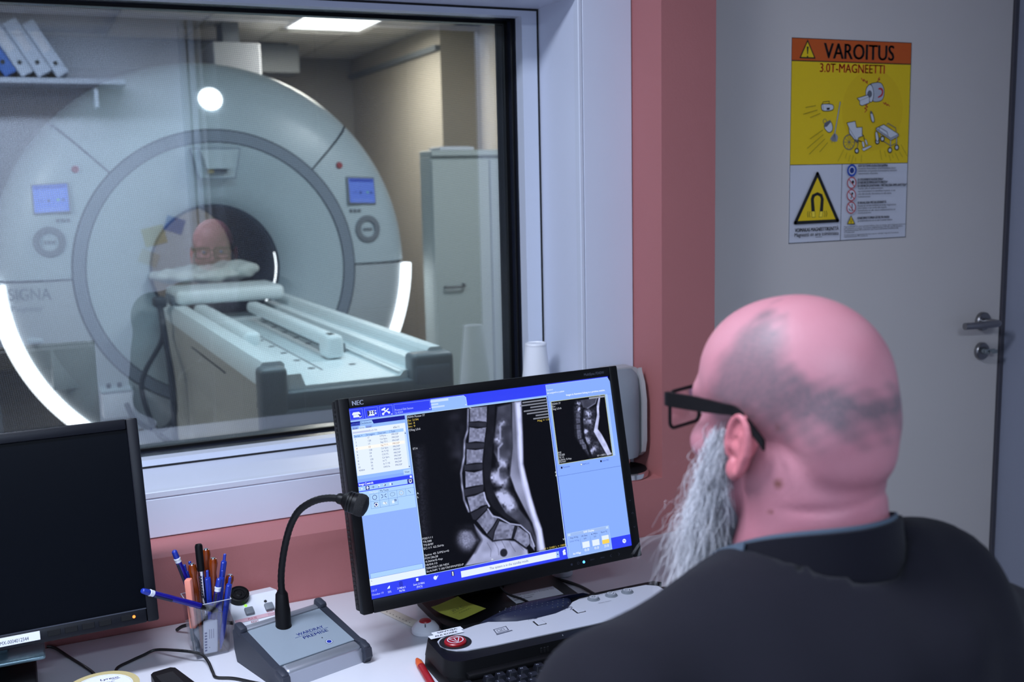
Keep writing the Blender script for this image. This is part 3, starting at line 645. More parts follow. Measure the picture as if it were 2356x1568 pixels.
b = MB(); b.rbox(.196, .215, -.0072, -.006, -lh2-.0145, -lh2-.006, .0005, 1); b.build('power_button', 'black', lm).matrix_local = Ml
ledM = Ml @ T(.216, -.0068, -lh2-.0105) @ RX(PI/2); MB().lathe([(.0001, .0012), (.0022, .0012), (.0026, 0)], 14, ledM).build('power_light', 'ledorange', lm)
st_ = MB(); st_.box(-.015, .0745, -.0066, -.006, -lh2-.0175, -lh2-.004); so = st_.build('asset_sticker', 'paper', lm, 0); so.matrix_local = Ml
p = Print(); p.text('OMX-0004012544', .012, -.004, .0055, S(40, 44, 60), .058); p.build('sticker_print', 'inkvc', lm, Ml @ T(0, -.0067, -lh2-.011) @ RX(PI/2))
# stand: tilted plate over a dark riser
MB().rbox(-.12, .095, -.030, .035, .0445, .0525, .004, 3).build('stand_plate', 'tealplate', lm)
MB().rbox(-.04, .04, .01, .03, .0300, .30, .006, 2).build('stand_column', 'tealplate', lm)
rs = thing('docking_box', 'flat black box under the stand of the switched-off monitor', 'docking station', (-.10, 1.78, DZ))
MB().rbox(-.12, .070, -.19, .095, 0, .0300, .005, 2).build('box_body', 'black', rs); MB().rbox(-.10, .05, -.1925, -.189, .008, .02, .001, 1).build('front_slot', 'black2', rs)

# ---------------------------------------------------------------- gooseneck talk-back console
cn = thing('intercom_console', 'grey desk intercom with a black gooseneck microphone', 'intercom', (.382, 1.712, DZ), (0, 0, R(16)))
sl_ = math.atan2(.027, .14)
MC = T(0, 0, .0415) @ RX(sl_)
wd, dp = .071, .0715
bd = MB().prism([(-dp-.004, 0), (dp+.004, 0), (dp+.004, .052), (-dp-.004, .0255)], -wd, wd, RZ(PI/2) @ RX(PI/2)).build('wedge_body', 'alu', cn, smooth=0)
pl = MB().rbox(-wd, wd, -dp+.018, dp-.009, -.002, .003, .0008, 1, MC).build('front_plate', 'plate', cn, smooth=0)
MB().rbox(-wd, wd, -dp-.006, -dp+.017, -.011, .004, .006, 3, MC).build('front_roll', 'alu', cn); MB().rbox(-wd, wd, dp-.008, dp+.006, -.006, .005, .003, 2, MC).build('rear_rail', 'alu', cn)
for s_ in (-1, 1):
    x0, x1 = (wd, wd+.013) if s_ > 0 else (-wd-.013, -wd)
    ep = MB().prism([(-dp-.008, .0), (dp+.004, 0), (dp+.012, .02), (dp+.014, .054), (dp+.004, .061), (dp-.010, .058), (-dp+.02, .0335), (-dp+.004, .034), (-dp-.014, .026), (-dp-.016, .012)], min(x0, x1), max(x0, x1), RZ(PI/2) @ RX(PI/2)).build('end_cheek', 'slate', cn, smooth=0)
    MB().rbox(min(x0, x1)-.0012, max(x0, x1)+.0012, dp-.014, dp+.012, -.004, .013, .005, 2, MC).build('corner_lug', 'slate', cn); MB().rbox(min(x0, x1)-.0012, max(x0, x1)+.0012, -dp-.014, -dp+.012, -.012, .006, .005, 2, MC).build('corner_lug', 'slate', cn)
p = Print()
p.text('WARDRAY', -.005, .0045, .0075, S(30, 50, 130), .046, bold=.0002); p.line([(-.012, .0015), (.052, .0015)], .0007, S(30, 50, 130)); p.text('PREMISE', .0, -.009, .0075, S(30, 50, 130), .047, bold=.0002)
p.disc(.027, -.021, .0012, S(20, 24, 40), 10); p.disc(.031, -.037, .0066, S(200, 206, 220)); p.ring(.031, -.037, .0066, .0009, S(70, 76, 100)); p.disc(.031, -.037, .0042, S(20, 40, 150)); p.build('plate_print', 'inkvc', cn, MC @ T(0, 0, .0031))
# gooseneck: given in world points, stored in console space
inv = (T(.382, 1.712, DZ) @ RZ(R(16))).inverted()
gp = [(.3605, 1.752, .800), (.3605, 1.749, .845), (.360, 1.747, .88), (.365, 1.745, .918), (.374, 1.743, .955), (.384, 1.741, .980), (.398, 1.739, .9985), (.421, 1.735, 1.0105), (.444, 1.730, 1.0135), (.466, 1.724, 1.0105)]
gp = [tuple(Vector((0, 0, 1.54))+(Vector(q)-Vector((0, 0, 1.54)))*(1-.05*max(0, (i-2)/7))) for i, q in enumerate(gp)]
sp_ = spline([inv @ Vector(q) for q in gp], 8)
ridg = [.0062 if i % 2 else .0057 for i in range(len(sp_))]
gn_ = MB().tube(sp_, ridg, 12).build('gooseneck', 'black', cn, smooth=60)
b0 = inv @ Vector((.3605, 1.7525, .788)); MB().lathe([(.0135, 0), (.0145, .003), (.0132, .008), (.0132, .034), (.0122, .038), (.0105, .062), (.0068, .068), (.006, .07)], 24, T(*b0)).build('neck_socket', 'black', cn)
kk_ = .948; ma = inv @ Vector((.462*kk_, 1.725*kk_, 1.54-.5285*kk_)); mb_ = inv @ Vector((.497*kk_, 1.700*kk_, 1.54-.5405*kk_)); MMic = frame(ma, mb_-ma)
MB().lathe([(.007, -.004), (.009, 0), (.009, .006), (.0148, .0125), (.0172, .016), (.0172, .0185), (.0160, .019), (.0160, .0205), (.0174, .021), (.0174, .0235), (.0162, .024), (.0162, .0255), (.0176, .026), (.0178, .0315)], 28, MMic).build('microphone_body', 'black', cn)
MB().lathe([(.0178, .0312), (.0186, .034), (.0185, .041), (.0160, .0455), (.009, .0485), (.0001, .0495)], 28, MMic).build('microphone_grille', mat('foam_grille', S(10, 11, 14), .75, bump=1., bscale=900), cn)
# console lead
tag(MB().tube(spline([(.088, 1.786, .7428), (0.092, 1.826, 0.7428), (0.115, 1.845, 0.7428), (0.138, 1.858, 0.7435), (0.159, 1.864, 0.7460), (0.186, 1.829, 0.7540), (0.211, 1.797, 0.7585), (0.227, 1.788, 0.7532), (0.233, 1.762, 0.7500), (0.235, 1.732, 0.7445), (0.238, 1.713, 0.7428), (0.264, 1.695, 0.7428), (.30, 1.655, .7428), (.345, 1.62, .7428)], 8), .0026, 8).build('power_cable', 'cableblk'), 'black cable curving round the pen pot towards the intercom', 'cable')
tag(MB().tube(spline([(-.012, 1.978, .7428), (.0, 1.965, .7428), (.022, 1.91, .7428), (.052, 1.835, .7428), (.058, 1.80, .7428), (.06, 1.782, .7428)], 8), .0026, 8).build('monitor_cable', 'cableblk'), 'black cable running from the switched-off monitor down to the tape roll', 'cable')
tag(MB().tube(spline([(.205, 1.94, .744), (.215, 1.925, .755), (.235, 1.905, .763), (.26, 1.89, .766), (.30, 1.875, .762), (.33, 1.865, .752), (.35, 1.85, .744)], 8), .0032, 8).build('alarm_cable', 'cableblk'), 'black cable looping behind the pen pot to the white alarm box', 'cable')

# ---------------------------------------------------------------- white alarm box with buzzer and keys
ab = thing('alarm_box', 'small white alarm box with a black round buzzer and two grey keys', 'alarm box', (.337, 1.905, DZ), (0, 0, R(6)))
MB().prism([(-.058, 0), (.05, 0), (.05, .046), (.01, .054), (-.046, .024), (-.058, .014)], -.045, .05, RZ(PI/2) @ RX(PI/2)).build('case', 'white', ab, smooth=0)
slb = math.atan2(.030, .056); MA = T(0, -.018, .0392) @ RX(slb)
MB().lathe([(.0001, .012), (.004, .012), (.006, .0105), (.009, .0105), (.010, .012), (.0125, .012), (.0135, .0105), (.0155, .0105), (.0165, .012), (.0185, .0115), (.019, .0)], 32, MA @ T(-.022, .032, 0)).build('buzzer', 'black', ab)
for x, led in ((-.013, 'ledgreen'), (.024, 'black2')):
    MB().rbox(x-.008, x+.008, -.014, .002, -.001, .006, .002, 2, MA).build('key', 'grey', ab); MB().lathe([(.0001, .002), (.0024, .0015), (.003, 0)], 12, MA @ T(x-.002, .010, 0)).build('indicator_light', led, ab)
p = Print(); p.rect(-.044, .05, -.026, -.018, S(210, 170, 180)); p.text('PULSE', -.02, -.0245, .0045, S(150, 40, 60), -.004); p.text('RESET', .017, -.0165, .0045, S(150, 40, 60), .031); p.text('STANDBY', .017, -.0245, .0045, S(120, 110, 120), .034); p.text('RESET', -.017, -.0325, .0045, S(150, 40, 60), -.003); p.build('case_print', 'inkvc', ab, MA @ T(0, 0, .0006))

# ---------------------------------------------------------------- pen pot
pc_ = thing('pen_pot', 'clear square acrylic pen pot full of pens', 'pen pot', (.2455, 1.832, DZ), (0, 0, R(4)))
def frus(x, y, X, Y, z0, z1, b): return b.add([(-x, -y, z0), (x, -y, z0), (x, y, z0), (-x, y, z0), (-X, -Y, z1), (X, -Y, z1), (X, Y, z1), (-X, Y, z1)], [(0, 1, 5, 4), (1, 2, 6, 5), (2, 3, 7, 6), (3, 0, 4, 7)])
ac = MB(); frus(.0275, .0275, .0355, .0355, .0, .099, ac); frus(.0258, .0258, .0338, .0338, .003, .099, ac)
ac.add([(-.0355, -.0355, .099), (.0355, -.0355, .099), (.0355, .0355, .099), (-.0355, .0355, .099), (-.0338, -.0338, .099), (.0338, -.0338, .099), (.0338, .0338, .099), (-.0338, .0338, .099)], [(0, 1, 5, 4), (1, 2, 6, 5), (2, 3, 7, 6), (3, 0, 4, 7)])
ac.build('pot_wall', 'acrylic', pc_, smooth=0); MB().rbox(-.0272, .0272, -.0272, .0272, .0, .0035, .001, 1).build('pot_floor', 'acrylic', pc_, smooth=0)
rim = MB()
for a_, b_ in (((-.0352, -.0352), (.0352, -.0352)), ((.0352, -.0352), (.0352, .0352)), ((.0352, .0352), (-.0352, .0352)), ((-.0352, .0352), (-.0352, -.0352))): rim.tube([(*a_, .0992), (*b_, .0992)], .0007, 6)
rim.build('pot_rim', 'silver', pc_)
def pen(name, label, tip, top, kind, group='pens in the acrylic pot', cat='pen'):
    c0 = Vector((0, 0, 1.54)); tip = Vector((tip[0]*1.0145, tip[1]*1.0145, tip[2])); top = c0+(Vector(top)-c0)*1.0145; Lp = (top-tip).length
    o = thing(name, label, cat, tip, (0, 0, 0), group); M = frame(Vector((0, 0, 0)), top-tip)
    cx = M.inverted().to_3x3() @ Vector((-.45, -.9, 0)); ang = math.atan2(cx.y, cx.x); M = M @ RZ(ang)
    if kind == 'click':
        MB().lathe([(.0008, 0), (.003, .012), (.0045, .02), (.0048, Lp-.045), (.0001, Lp-.045)], 14, M).build('barrel', 'blue', o)
        MB().lathe([(.005, Lp-.046), (.0052, Lp-.016), (.0044, Lp-.013), (.0001, Lp-.012)], 14, M).build('clip_sleeve', 'blue', o); MB().lathe([(.0026, Lp-.013), (.0026, Lp-.001), (.0018, Lp), (.0001, Lp)], 10, M).build('push_button', 'blue', o)
        MB().rbox(.0045, .0068, -.002, .002, Lp-.052, Lp-.014, .0008, 1, M).build('clip', 'blue', o)
    elif kind == 'ring':
        MB().lathe([(.0008, 0), (.003, .012), (.0052, .03), (.0052, Lp-.021), (.0001, Lp-.021)], 14, M).build('barrel', 'darkblue', o)
        MB().lathe([(.0053, Lp-.023), (.0053, Lp-.018), (.0058, Lp-.0175), (.0058, Lp-.0155), (.0045, Lp-.015)], 14, M).build('collar_ring', 'white', o)
        MB().lathe([(.0045, Lp-.0155), (.0052, Lp-.013), (.0046, Lp-.002), (.003, Lp), (.0001, Lp)], 12, M).build('push_button', 'blue', o)
        MB().rbox(.0052, .0075, -.0022, .0022, Lp-.06, Lp-.024, .0008, 1, M).build('clip', 'rubber', o); MB().lathe([(.0031, .012), (.0055, .028), (.0055, .05)], 14, M).build('grip', 'black', o)
    elif kind == 'amber':
        MB().lathe([(.0008, 0), (.003, .012), (.0045, .05), (.0066, Lp-.05), (.0054, Lp-.026), (.0076, Lp-.010), (.0062, Lp-.0015), (.0001, Lp)], 10, M).build('barrel', 'amber', o, smooth=20); MB().lathe([(.0001, Lp+.0006), (.0036, Lp+.0006), (.0040, Lp-.001)], 10, M).build('end_cap', 'chrome', o)
    elif kind == 'marker':
        MB().lathe([(.002, 0), (.0052, .02), (.0056, .06), (.0001, .06)], 16, M).build('barrel', 'black', o); MB().lathe([(.0056, .06), (.0058, Lp-.046), (.0001, Lp-.046)], 16, M).build('silver_barrel', 'chrome', o)
        MB().lathe([(.0064, Lp-.047), (.0066, Lp-.003), (.0055, Lp), (.004, Lp-.001), (.0001, Lp-.004)], 16, M).build('cap', 'black', o)
        p = Print(.0001); [p.rect(-.020+.0052*k_, -.0165+.0052*k_, -.0022, .0022, S(40, 40, 50)) for k_ in range(8)]; p.build('barrel_print', 'inkvc', o, M @ T(.0060, 0, Lp-.075) @ RY(PI/2) @ RZ(0))
    elif kind == 'highlighter':
        MB().lathe([(.0058, 0), (.0062, .02), (.0074, .022), (.0075, .045), (.0001, .045)], 16, M).build('barrel', 'grey', o); MB().rbox(-.0072, .0072, -.0058, .0058, .044, Lp, .003, 2, M).build('cap', 'salmon', o); MB().box(-.003, .003, -.0062, -.0056, Lp-.008, Lp-.003, M).build('cap_notch', 'orange', o, smooth=0)
    return o
B_ = lambda dx, dy, z=.746: (.2425+dx, 1.805+dy, z)
pen('ballpoint_pen', 'dark blue pen with a white collar leaning left at the back of the pot', B_(.004, .012), (.196, 1.812, .937), 'ring')
pen('ballpoint_pen', 'dark blue white-collared pen jutting far out over the left rim', (.266, 1.790, .812), (.1335, 1.730, .9065), 'ring')
pen('ballpoint_pen', 'dark blue pen with a white collar upright at the front right of the pot', (.2385, 1.788, .746), (.264, 1.79, .883), 'ring')
pen('highlighter', 'salmon pink highlighter standing at the left front of the pot', (.2195, 1.793, .748), (.2135, 1.793, .890), 'highlighter', cat='highlighter')
pen('marker_pen', 'black-capped silver marker, tallest in the pot', (.241, 1.805, .746), (.236, 1.808, .942), 'marker', cat='marker')
pen('ballpoint_pen', 'blue click pen half hidden behind the salmon highlighter', (.232, 1.818, .746), (.212, 1.822, .906), 'click')
pen('ballpoint_pen', 'blue click pen with only its button showing between highlighter and marker', (.238, 1.827, .746), (.222, 1.828, .908), 'click')
pen('ballpoint_pen', 'blue click pen in the middle of the pot, right of the silver marker', (.2465, 1.797, .746), (.246, 1.797, .898), 'click')
pen('ballpoint_pen', 'tall blue click pen leaning right at the back of the pot', (.250, 1.815, .746), (.279, 1.808, .918), 'click')
pen('ballpoint_pen', 'blue click pen at the right front edge of the pot', (.258, 1.788, .746), (.2815, 1.785, .884), 'click')
pen('ballpoint_pen', 'blue click pen squeezed between the two white-collared pens at the right', (.254, 1.805, .746), (.272, 1.802, .892), 'click')
pen('amber_pen', 'short amber pen showing between highlighter and black marker', (.231, 1.808, .746), (.2235, 1.813, .908), 'amber')
pen('amber_pen', 'tallest amber pen, behind the others at the back of the pot', (.246, 1.826, .746), (.251, 1.832, .924), 'amber')
pen('amber_pen', 'amber pen directly right of the black-capped marker', (.251, 1.806, .746), (.2585, 1.808, .914), 'amber')
pen('amber_pen', 'amber pen peeping out at the far right of the pot', (.262, 1.816, .746), (.2865, 1.814, .877), 'amber')
er = thing('usb_stick', 'white labelled stick standing inside the clear pot against its front', 'usb stick', (.2445, 1.8105, .7440), (0, R(3), R(8)))
MB().rbox(-.0125, .0125, -.0035, .0035, 0, .060, .0034, 3).build('stick_body', 'white', er); MB().rbox(-.012, .012, -.003, .003, .054, .074, .003, 3).build('stick_cap', 'acrylic', er)
p = Print()
for k_ in range(7): p.rect(-.0112, -.0072, .006+k_*.0052, .0088+k_*.0052, S(44, 60, 120))
for k_ in range(3): p.line([(-.003+k_*.0035, .028), (-.003+k_*.0035, .044)], .0009, S(90, 96, 130))
p.disc(-.003, .012, .0008, S(40, 44, 60), 8); p.build('stick_print', 'inkvc', er, T(0, -.0036, 0) @ RX(PI/2))

# ---------------------------------------------------------------- tape roll, black cradle
tp = thing('tape_roll', 'roll of clear brownish tape lying at the bottom edge beside the monitor', 'tape', (.062, 1.716, DZ))
MB().lathe([(.047, 0), (.057, 0), (.057, .025), (.047, .025), (.047, 0)], 48).build('tape_winding', 'tape', tp, smooth=40)
MB().lathe([(.045, .0008), (.047, .0008), (.047, .0242), (.045, .0242), (.045, .0008)], 48).build('core', 'white', tp, smooth=40)
MB().lathe([(.0001, .0236), (.0449, .0236), (.0449, .0225), (.0001, .0225)], 40).build('label_disc', 'paper', tp)
p = Print(); p.text('Lyreco', .0, .026, .0068, S(40, 52, 130), .027, bold=.0002); p.line([(.017, .0235), (.024, .0225), (.029, .0245)], .0012, S(40, 52, 130)); p.text('2.461.441', .004, .015, .0034, S(70, 80, 140), .02); p.build('label_print', 'inkvc', tp, T(0, 0, .0237))
bc = thing('phone_cradle', 'black plastic cradle between the tape roll and the intercom', 'phone cradle', (.164, 1.695, DZ), (0, 0, R(12)))
MB().prism([(-.03, -.05), (.03, -.05), (.022, .042), (.016, .048), (-.012, .048), (-.018, .042)], 0, .022).build('cradle_body', 'black', bc); MB().rbox(-.014, .014, -.05, .03, .0215, .0232, .001, 1).build('cradle_recess', 'black2', bc)

# ---------------------------------------------------------------- scanner keyboard with silver console
kb = thing('scanner_keyboard', 'black scanner keyboard with a silver control strip and red stop button', 'keyboard', (.56, 1.33, DZ))
KW = .50
MB().prism(rrect(0, KW, 0, .285, .022), 0, .020, top=rrect(.002, KW-.002, .002, .283, .02)).build('tray', 'black', kb)
MB().prism(rrect(.0, KW, .158, .288, .03), .020, .045, top=rrect(.005, KW-.005, .165, .285, .028)).build('console_hood', 'black', kb, smooth=50)
MB().rbox(.03, KW-.02, .142, .160, .018, .030, .004, 2).build('front_bar', 'black', kb)
pan_ = [(.033, .203), (.022, .215), (.016, .232), (.018, .250), (.03, .262), (.10, .281), (.125, .283), (.145, .273), (.17, .262), (.205, .258), (.245, .261), (.275, .272), (.295, .292), (.315, .300), (.40, .302), (.455, .300), (.472, .285), (.474, .22), (.46, .203), (.30, .190), (.10, .192), (.05, .196)]
MB().prism(pan_, .0445, .0468).build('silver_panel', 'silver', kb, smooth=0)
sw = [(.105, .2815), (.125, .283), (.145, .273), (.17, .262), (.205, .258), (.245, .261), (.275, .272), (.293, .290), (.30, .31), (.34, .313), (.28, .325), (.22, .325), (.17, .315)]
swo = MB(); cxm, cym = .215, .29
vs = [(x, y, .0) for x, y in sw]; n_ = len(sw); rings_ = [(1, .02), (1, .046), (.9, .0515), (.65, .055), (.3, .0565)]
swo.add([(cxm+(x-cxm)*k_, cym+(y-cym)*k_, z_) for k_, z_ in rings_ for x, y in sw]+[(cxm, cym, .0568)], [(r_*n_+i, r_*n_+(i+1) % n_, (r_+1)*n_+(i+1) % n_, (r_+1)*n_+i) for r_ in range(4) for i in range(n_)]+[(4*n_+i, 4*n_+(i+1) % n_, 5*n_) for i in range(n_)])
swo.build('rubber_rest', 'rubber', kb, smooth=50)
db = MB()
for iy in range(5):
    for ix in range(13):
        x, y = .150+.0105*ix+(iy % 2)*.005, .272+.0095*iy
        if ((x-.215)/.075)**2+((y-.291)/.026)**2 < 1: db.ell((x, y, .0562-.0055*(((x-.215)/.085)**2+((y-.291)/.03)**2)), (.0018, .0018, .0014), 8, 6)
db.build('rubber_studs', 'slate', kb, kind='stuff')
MB().prism([(.30, .298), (KW-.01, .30), (KW-.02, .312), (.36, .313), (.30, .312)], .02, .046).build('rear_lip', 'black', kb)
MB().lathe([(.0001, .0470), (.026, .0470), (.027, .0478), (.023, .0480), (.021, .0472)], 32, T(.043, .232, 0)).build('button_well', 'black2', kb)
MB().lathe([(.0185, .046), (.0185, .0498), (.0168, .0515), (.0001, .0520)], 32, T(.043, .232, 0)).build('stop_button', 'red', kb)
p = Print(.00005); p.ring(.043, .232, .0138, .0018, S(222, 214, 222), 32); p.line([(.0335, .239), (.0525, .239), (.043, .2205)], .0016, S(222, 214, 222), True); p.line([(.043, .2365), (.043, .2295)], .0016, S(222, 214, 222)); p.disc(.043, .2265, .001, S(222, 214, 222), 8)
p.build('button_print', 'inkvc', kb, T(0, 0, .0521))
p = Print(.00005); ik = S(70, 74, 92)
p.line([(.118, .232), (.142, .236), (.144, .252), (.120, .249)], .0016, ik, True); p.line([(.117, .228), (.146, .2315)], .003, ik); p.line([(.123, .237), (.129, .238), (.129, .246), (.124, .245)], .0008, ik, True); p.line([(.131, .239), (.137, .240), (.137, .247), (.132, .246)], .0008, ik, True)
for k_ in range(3): p.line([(.190+k_*.003, .256), (.190+k_*.003, .262+k_*.001)], .0008, ik)
p.line([(.199, .264), (.203, .260), (.200, .257), (.206, .256)], .0012, ik); p.line([(.205, .265), (.208, .262)], .0008, ik)
p.line([(.270, .271), (.277, .277), (.283, .272), (.280, .266), (.275, .263)], .0011, ik); p.line([(.273, .270), (.277, .273), (.279, .269)], .0009, ik); p.line([(.262, .266), (.262, .270)], .0008, ik); p.line([(.266, .265), (.266, .271)], .0008, ik)
for x_, t_ in ((.322, 'Pause/Resume'), (.362, 'Stop Scan'), (.397, 'Stop Table')): p.text(t_, x_-.012, .2965, .0024, ik, x_+.013)
p.text('Start Scan', .333, .2625, .0024, ik, .358)
p.build('panel_print', 'inkvc', kb, T(0, 0, .0469))['kind'] = 'stuff'
for x_, y_ in ((.202, .238), (.287, .2525)): MB().rbox(x_-.009, x_+.009, y_-.010, y_+.010, .0466, .0472, .0002, 1).build('key_well', 'black2', kb); MB().rbox(x_-.0068, x_+.0075, y_-.0095, y_+.0072, .0466, .0492, .001, 1).build('silver_key', 'silver', kb)
for i, x_ in enumerate((.335, .372, .406)):
    kk = MB().lathe([(.0115, .046), (.0115, .0478), (.0105, .0482), (.010, .0482), (.0095, .0505), (.008, .0512), (.0001, .0514)], 28, T(x_, .2855, 0)).build('round_button', 'grey', kb)
    p = Print(.00004); c_ = S(226, 228, 236); p.ring(0, 0, .0072, .0009, c_, 24)
    if i == 0: p.line([(0, .006), (.006, 0), (0, -.006), (-.006, 0)], .0009, c_, True)
    elif i == 1: p.line([(-.0045, .002), (0, -.003), (.0045, .002)], .0012, c_)
    else: p.line([(-.005, .0035), (.005, .0035), (0, -.005)], .0009, c_, True)
    p.line([(0, .002), (0, -.002)], .0009, c_); p.build('button_symbol', 'inkvc', kk, T(x_, .2855, .0515))
MB().tube([(.215, .160, .0335), (.215, .178, .046)], .0008, 6).build('hood_seam', 'tbldark', kb)
gv = MB()
for k_ in range(3): gv.box(.163+k_*.006, .166+k_*.006, .1555, .1575, .034, .042)
gv.build('small_vent', 'black2', kb, smooth=0)
MT['keyblk'] = mat('key_black', S(20, 22, 30), .4, spec=.35)
def keycap(w_):
    b = MB(); b.prism(rrect(0, w_, 0, .0172, .0015, 2), .0, .0075, top=rrect(.0022, w_-.0022, .0028, .0162, .002, 2)); me = b.mesh('key', 25); me.materials.append(MT['keyblk']); return me
kc = keycap(.0178)
rows = [(['F1', 'F2', 'F3', 'F4', None, 'F5', 'F6', 'F7', 'F8', None, 'F9'], .050, .1215, .0202), (list('1234567890+'), .040, .098, .0192), (list('QWERTYUIOP'), .050, .0785, .0192), (list('ASDFGHJKL'), .055, .059, .0192), (list('ZXCVBNM,.-'), .047, .0395, .0192)]
pk = Print(.00002)
kx = link('key', kc, kb); kx.location = (.012, .1175, .020); pk.text('Esc', .0155, .1275, .0032, S(150, 156, 176))
for r_, x_, y_, st2 in rows:
    for ch in r_:
        if ch is None: x_ += .008; continue
        o = link('key', kc, kb); o.location = (x_, y_, .020); pk.text(ch, x_+.0045, y_+.0095, .0032, S(160, 166, 186)); x_ += st2
o = link('key', keycap(.11), kb); o.location = (.11, .02, .02)
pk.build('key_print', 'inkvc', kb, T(0, 0, .0276))['kind'] = 'stuff'
for nm, tx, x_, y_, w_, a_ in (('warning_strip', 'SIIVOJA', .047, .2785, .054, 2), ('warning_strip', 'ALA KOSKE', .040, .2665, .060, 2)):
    ws_ = thing(nm, 'small white paper strip reading %s above the red button' % tx, 'label', (.56+x_, 1.33+y_, DZ+.0472+(.0006 if tx[0] == 'S' else .0011)), (0, 0, R(a_)))
    MB().box(-w_/2, w_/2, -.0065, .0065, 0, .0005).build('strip_sheet', 'paper', ws_, smooth=0)
    p = Print(.00004); p.text(tx, -w_*.34, -.0024, .0052, S(24, 24, 34), w_*.34, bold=.0003); p.build('strip_print', 'inkvc', ws_, T(0, 0, .0006))

# ---------------------------------------------------------------- small things round the monitor foot
al = thing('patient_alarm', 'pale squeeze alarm with a round red top beside the keyboard', 'alarm bulb', (.608, 1.722, DZ), (0, 0, R(-20)))
MB().lathe([(.0001, 0), (.022, 0), (.0255, .004), (.025, .010), (.019, .018), (.011, .0225)], 28).build('bulb_body', 'white', al); MB().lathe([(.0112, .0225), (.010, .0245), (.006, .0262), (.0001, .0268)], 24).build('red_top', 'red', al)
p = Print(); p.rect(-.001, .001, -.003, .003, S(60, 60, 70)); p.build('bulb_print', 'inkvc', al, T(0, -.0165, .0205) @ RX(R(50)))
sn = thing('sticky_note', 'yellow sticky note with handwriting lying before the monitor foot', 'note', (.686, 1.755, .7545), (0, 0, R(24)))
g_ = []; b = MB()
for iy in range(7):
    for ix in range(7): x, y = -.036+.012*ix, -.036+.012*iy; g_.append((x, y, .0015+.006*max(0, y/.036)**2+.002*max(0, -x/.036)**3))
nn = len(g_); b.add(g_+[(x, y, z+.0004) for x, y, z in g_], [(iy*7+ix, iy*7+ix+1, iy*7+ix+8, iy*7+ix+7) for iy in range(6) for ix in range(6)]+[(nn+iy*7+ix, nn+iy*7+ix+1, nn+iy*7+ix+8, nn+iy*7+ix+7) for iy in range(6) for ix in range(6)])
b.build('note_sheet', 'note', sn)
p = Print(); p.text('39.9\u00b0C', -.016, .002, .008, S(124, 134, 66), .014); p.line([(-.022, -.003), (.02, -.001)], .0008, S(110, 120, 60)); p.line([(-.014+.003*k_, -.012+.003*(k_ % 2)) for k_ in range(11)], .0007, S(120, 130, 66)); p.build('note_print', 'inkvc', sn, T(-.002, -.006, .0045))
bo = thing('pill_bottle', 'white bottle with a green label behind the right corner of the lit monitor', 'bottle', (.958, 1.862, DZ))
MB().lathe([(.0001, 0), (.0205, 0), (.0222, .002), (.0222, .062), (.019, .068), (.0001, .068)], 32).build('bottle_body', 'white', bo); MB().lathe([(.0224, .012), (.0224, .055)], 32, None, R(200), R(325)).build('bottle_label', 'green', bo); MB().lathe([(.0175, .068), (.0178, .082), (.016, .084), (.0001, .084)], 28).build('bottle_cap', 'white', bo)
rp = thing('felt_pen', 'red pen with an orange cap lying left of the scanner keyboard', 'pen', (.552, 1.612, .748), (0, 0, R(-6)))
MB().lathe([(.0001, 0), (.003, .001), (.0062, .014), (.0066, .03), (.0001, .03)], 16, frame(Vector((0, 0, 0)), (-.0, -1, 0))).build('cap', 'orange', rp); MB().lathe([(.0064, .03), (.0064, .125), (.004, .135), (.0001, .135)], 16, frame(Vector((0, 0, 0)), (0, -1, 0))).build('barrel', 'red', rp)
sp2 = thing('ivory_strip', 'pale perforated plastic strip slanting out from under the lit monitor', 'strap', (.588, 1.81, DZ), (0, 0, R(-72)))
MB().rbox(-.055, .055, -.011, .011, 0, .004, .0018, 2).build('strip_body', 'ivory', sp2)
for k_ in range(9): MB().lathe([(.0001, .0003), (.0013, .0003)], 8, T(-.04+k_*.01, -.006, .004)).build('perforation', 'black2', sp2)
tag(MB().tube(spline([(.80, 1.83, .757), (.88, 1.85, .757), (.935, 1.83, .7435), (.955, 1.78, .7435), (.962, 1.72, .7435), (.975, 1.665, .7435)], 8), .0032, 8).build('keyboard_cable', 'cableblk'), 'black cable curling from behind the lit monitor to the keyboard', 'cable')
tag(MB().tube(spline([(.762, 1.80, .86), (.775, 1.795, .80), (.79, 1.775, .765), (.81, 1.74, .7585), (.818, 1.705, .7585)], 8), .0024, 8).build('thin_cable', 'cableblk'), 'thin black cable dropping behind the monitor across the white label', 'cable')

# ---------------------------------------------------------------- things on the ledge and sill
spk = thing('desk_speaker', 'grey curved loudspeaker on a round metal foot behind the lit monitor', 'speaker', (1.213, 2.043, .87))
MB().lathe([(.0001, 0), (.056, 0), (.058, .003), (.058, .0135), (.055, .016), (.0001, .0165)], 40).build('foot', 'chrome', spk); MB().lathe([(.0545, .0166), (.053, .0185), (.0001, .019)], 40).build('foot_cover', 'black', spk)
for x in (-.012, .012): MB().cyl((x, 0, .018), (x, 0, .045), .006, n=12).build('stem', 'chrome', spk)
z0, z1 = .040, .249
MB().prism(rrect(-.053, .053, z0, z1, .026, 6), -.044, -.004, RX(PI/2)).build('shell', 'speakerside', spk, smooth=40)
n1 = 18; rows_ = 16; bs = MB(); vs = []; fs = []
for i in range(rows_):
    t = i/(rows_-1); z = z0+.003+(z1-z0-.006)*t; bul = .030*(1-max(0, (t-.66)/.34)**1.8); wd_ = .0465*(1 if .05 < t < .86 else math.sqrt(max(.2, 1-((t-.86)/.18)**2)) if t > .5 else .93)
    for j in range(n1+1):
        a = PI+PI*j/n1; vs.append((-.003+wd_*math.cos(a), .0042+bul*math.sin(a), z))
for i in range(rows_-1):
    for j in range(n1): fs.append((i*(n1+1)+j, i*(n1+1)+j+1, (i+1)*(n1+1)+j+1, (i+1)*(n1+1)+j))
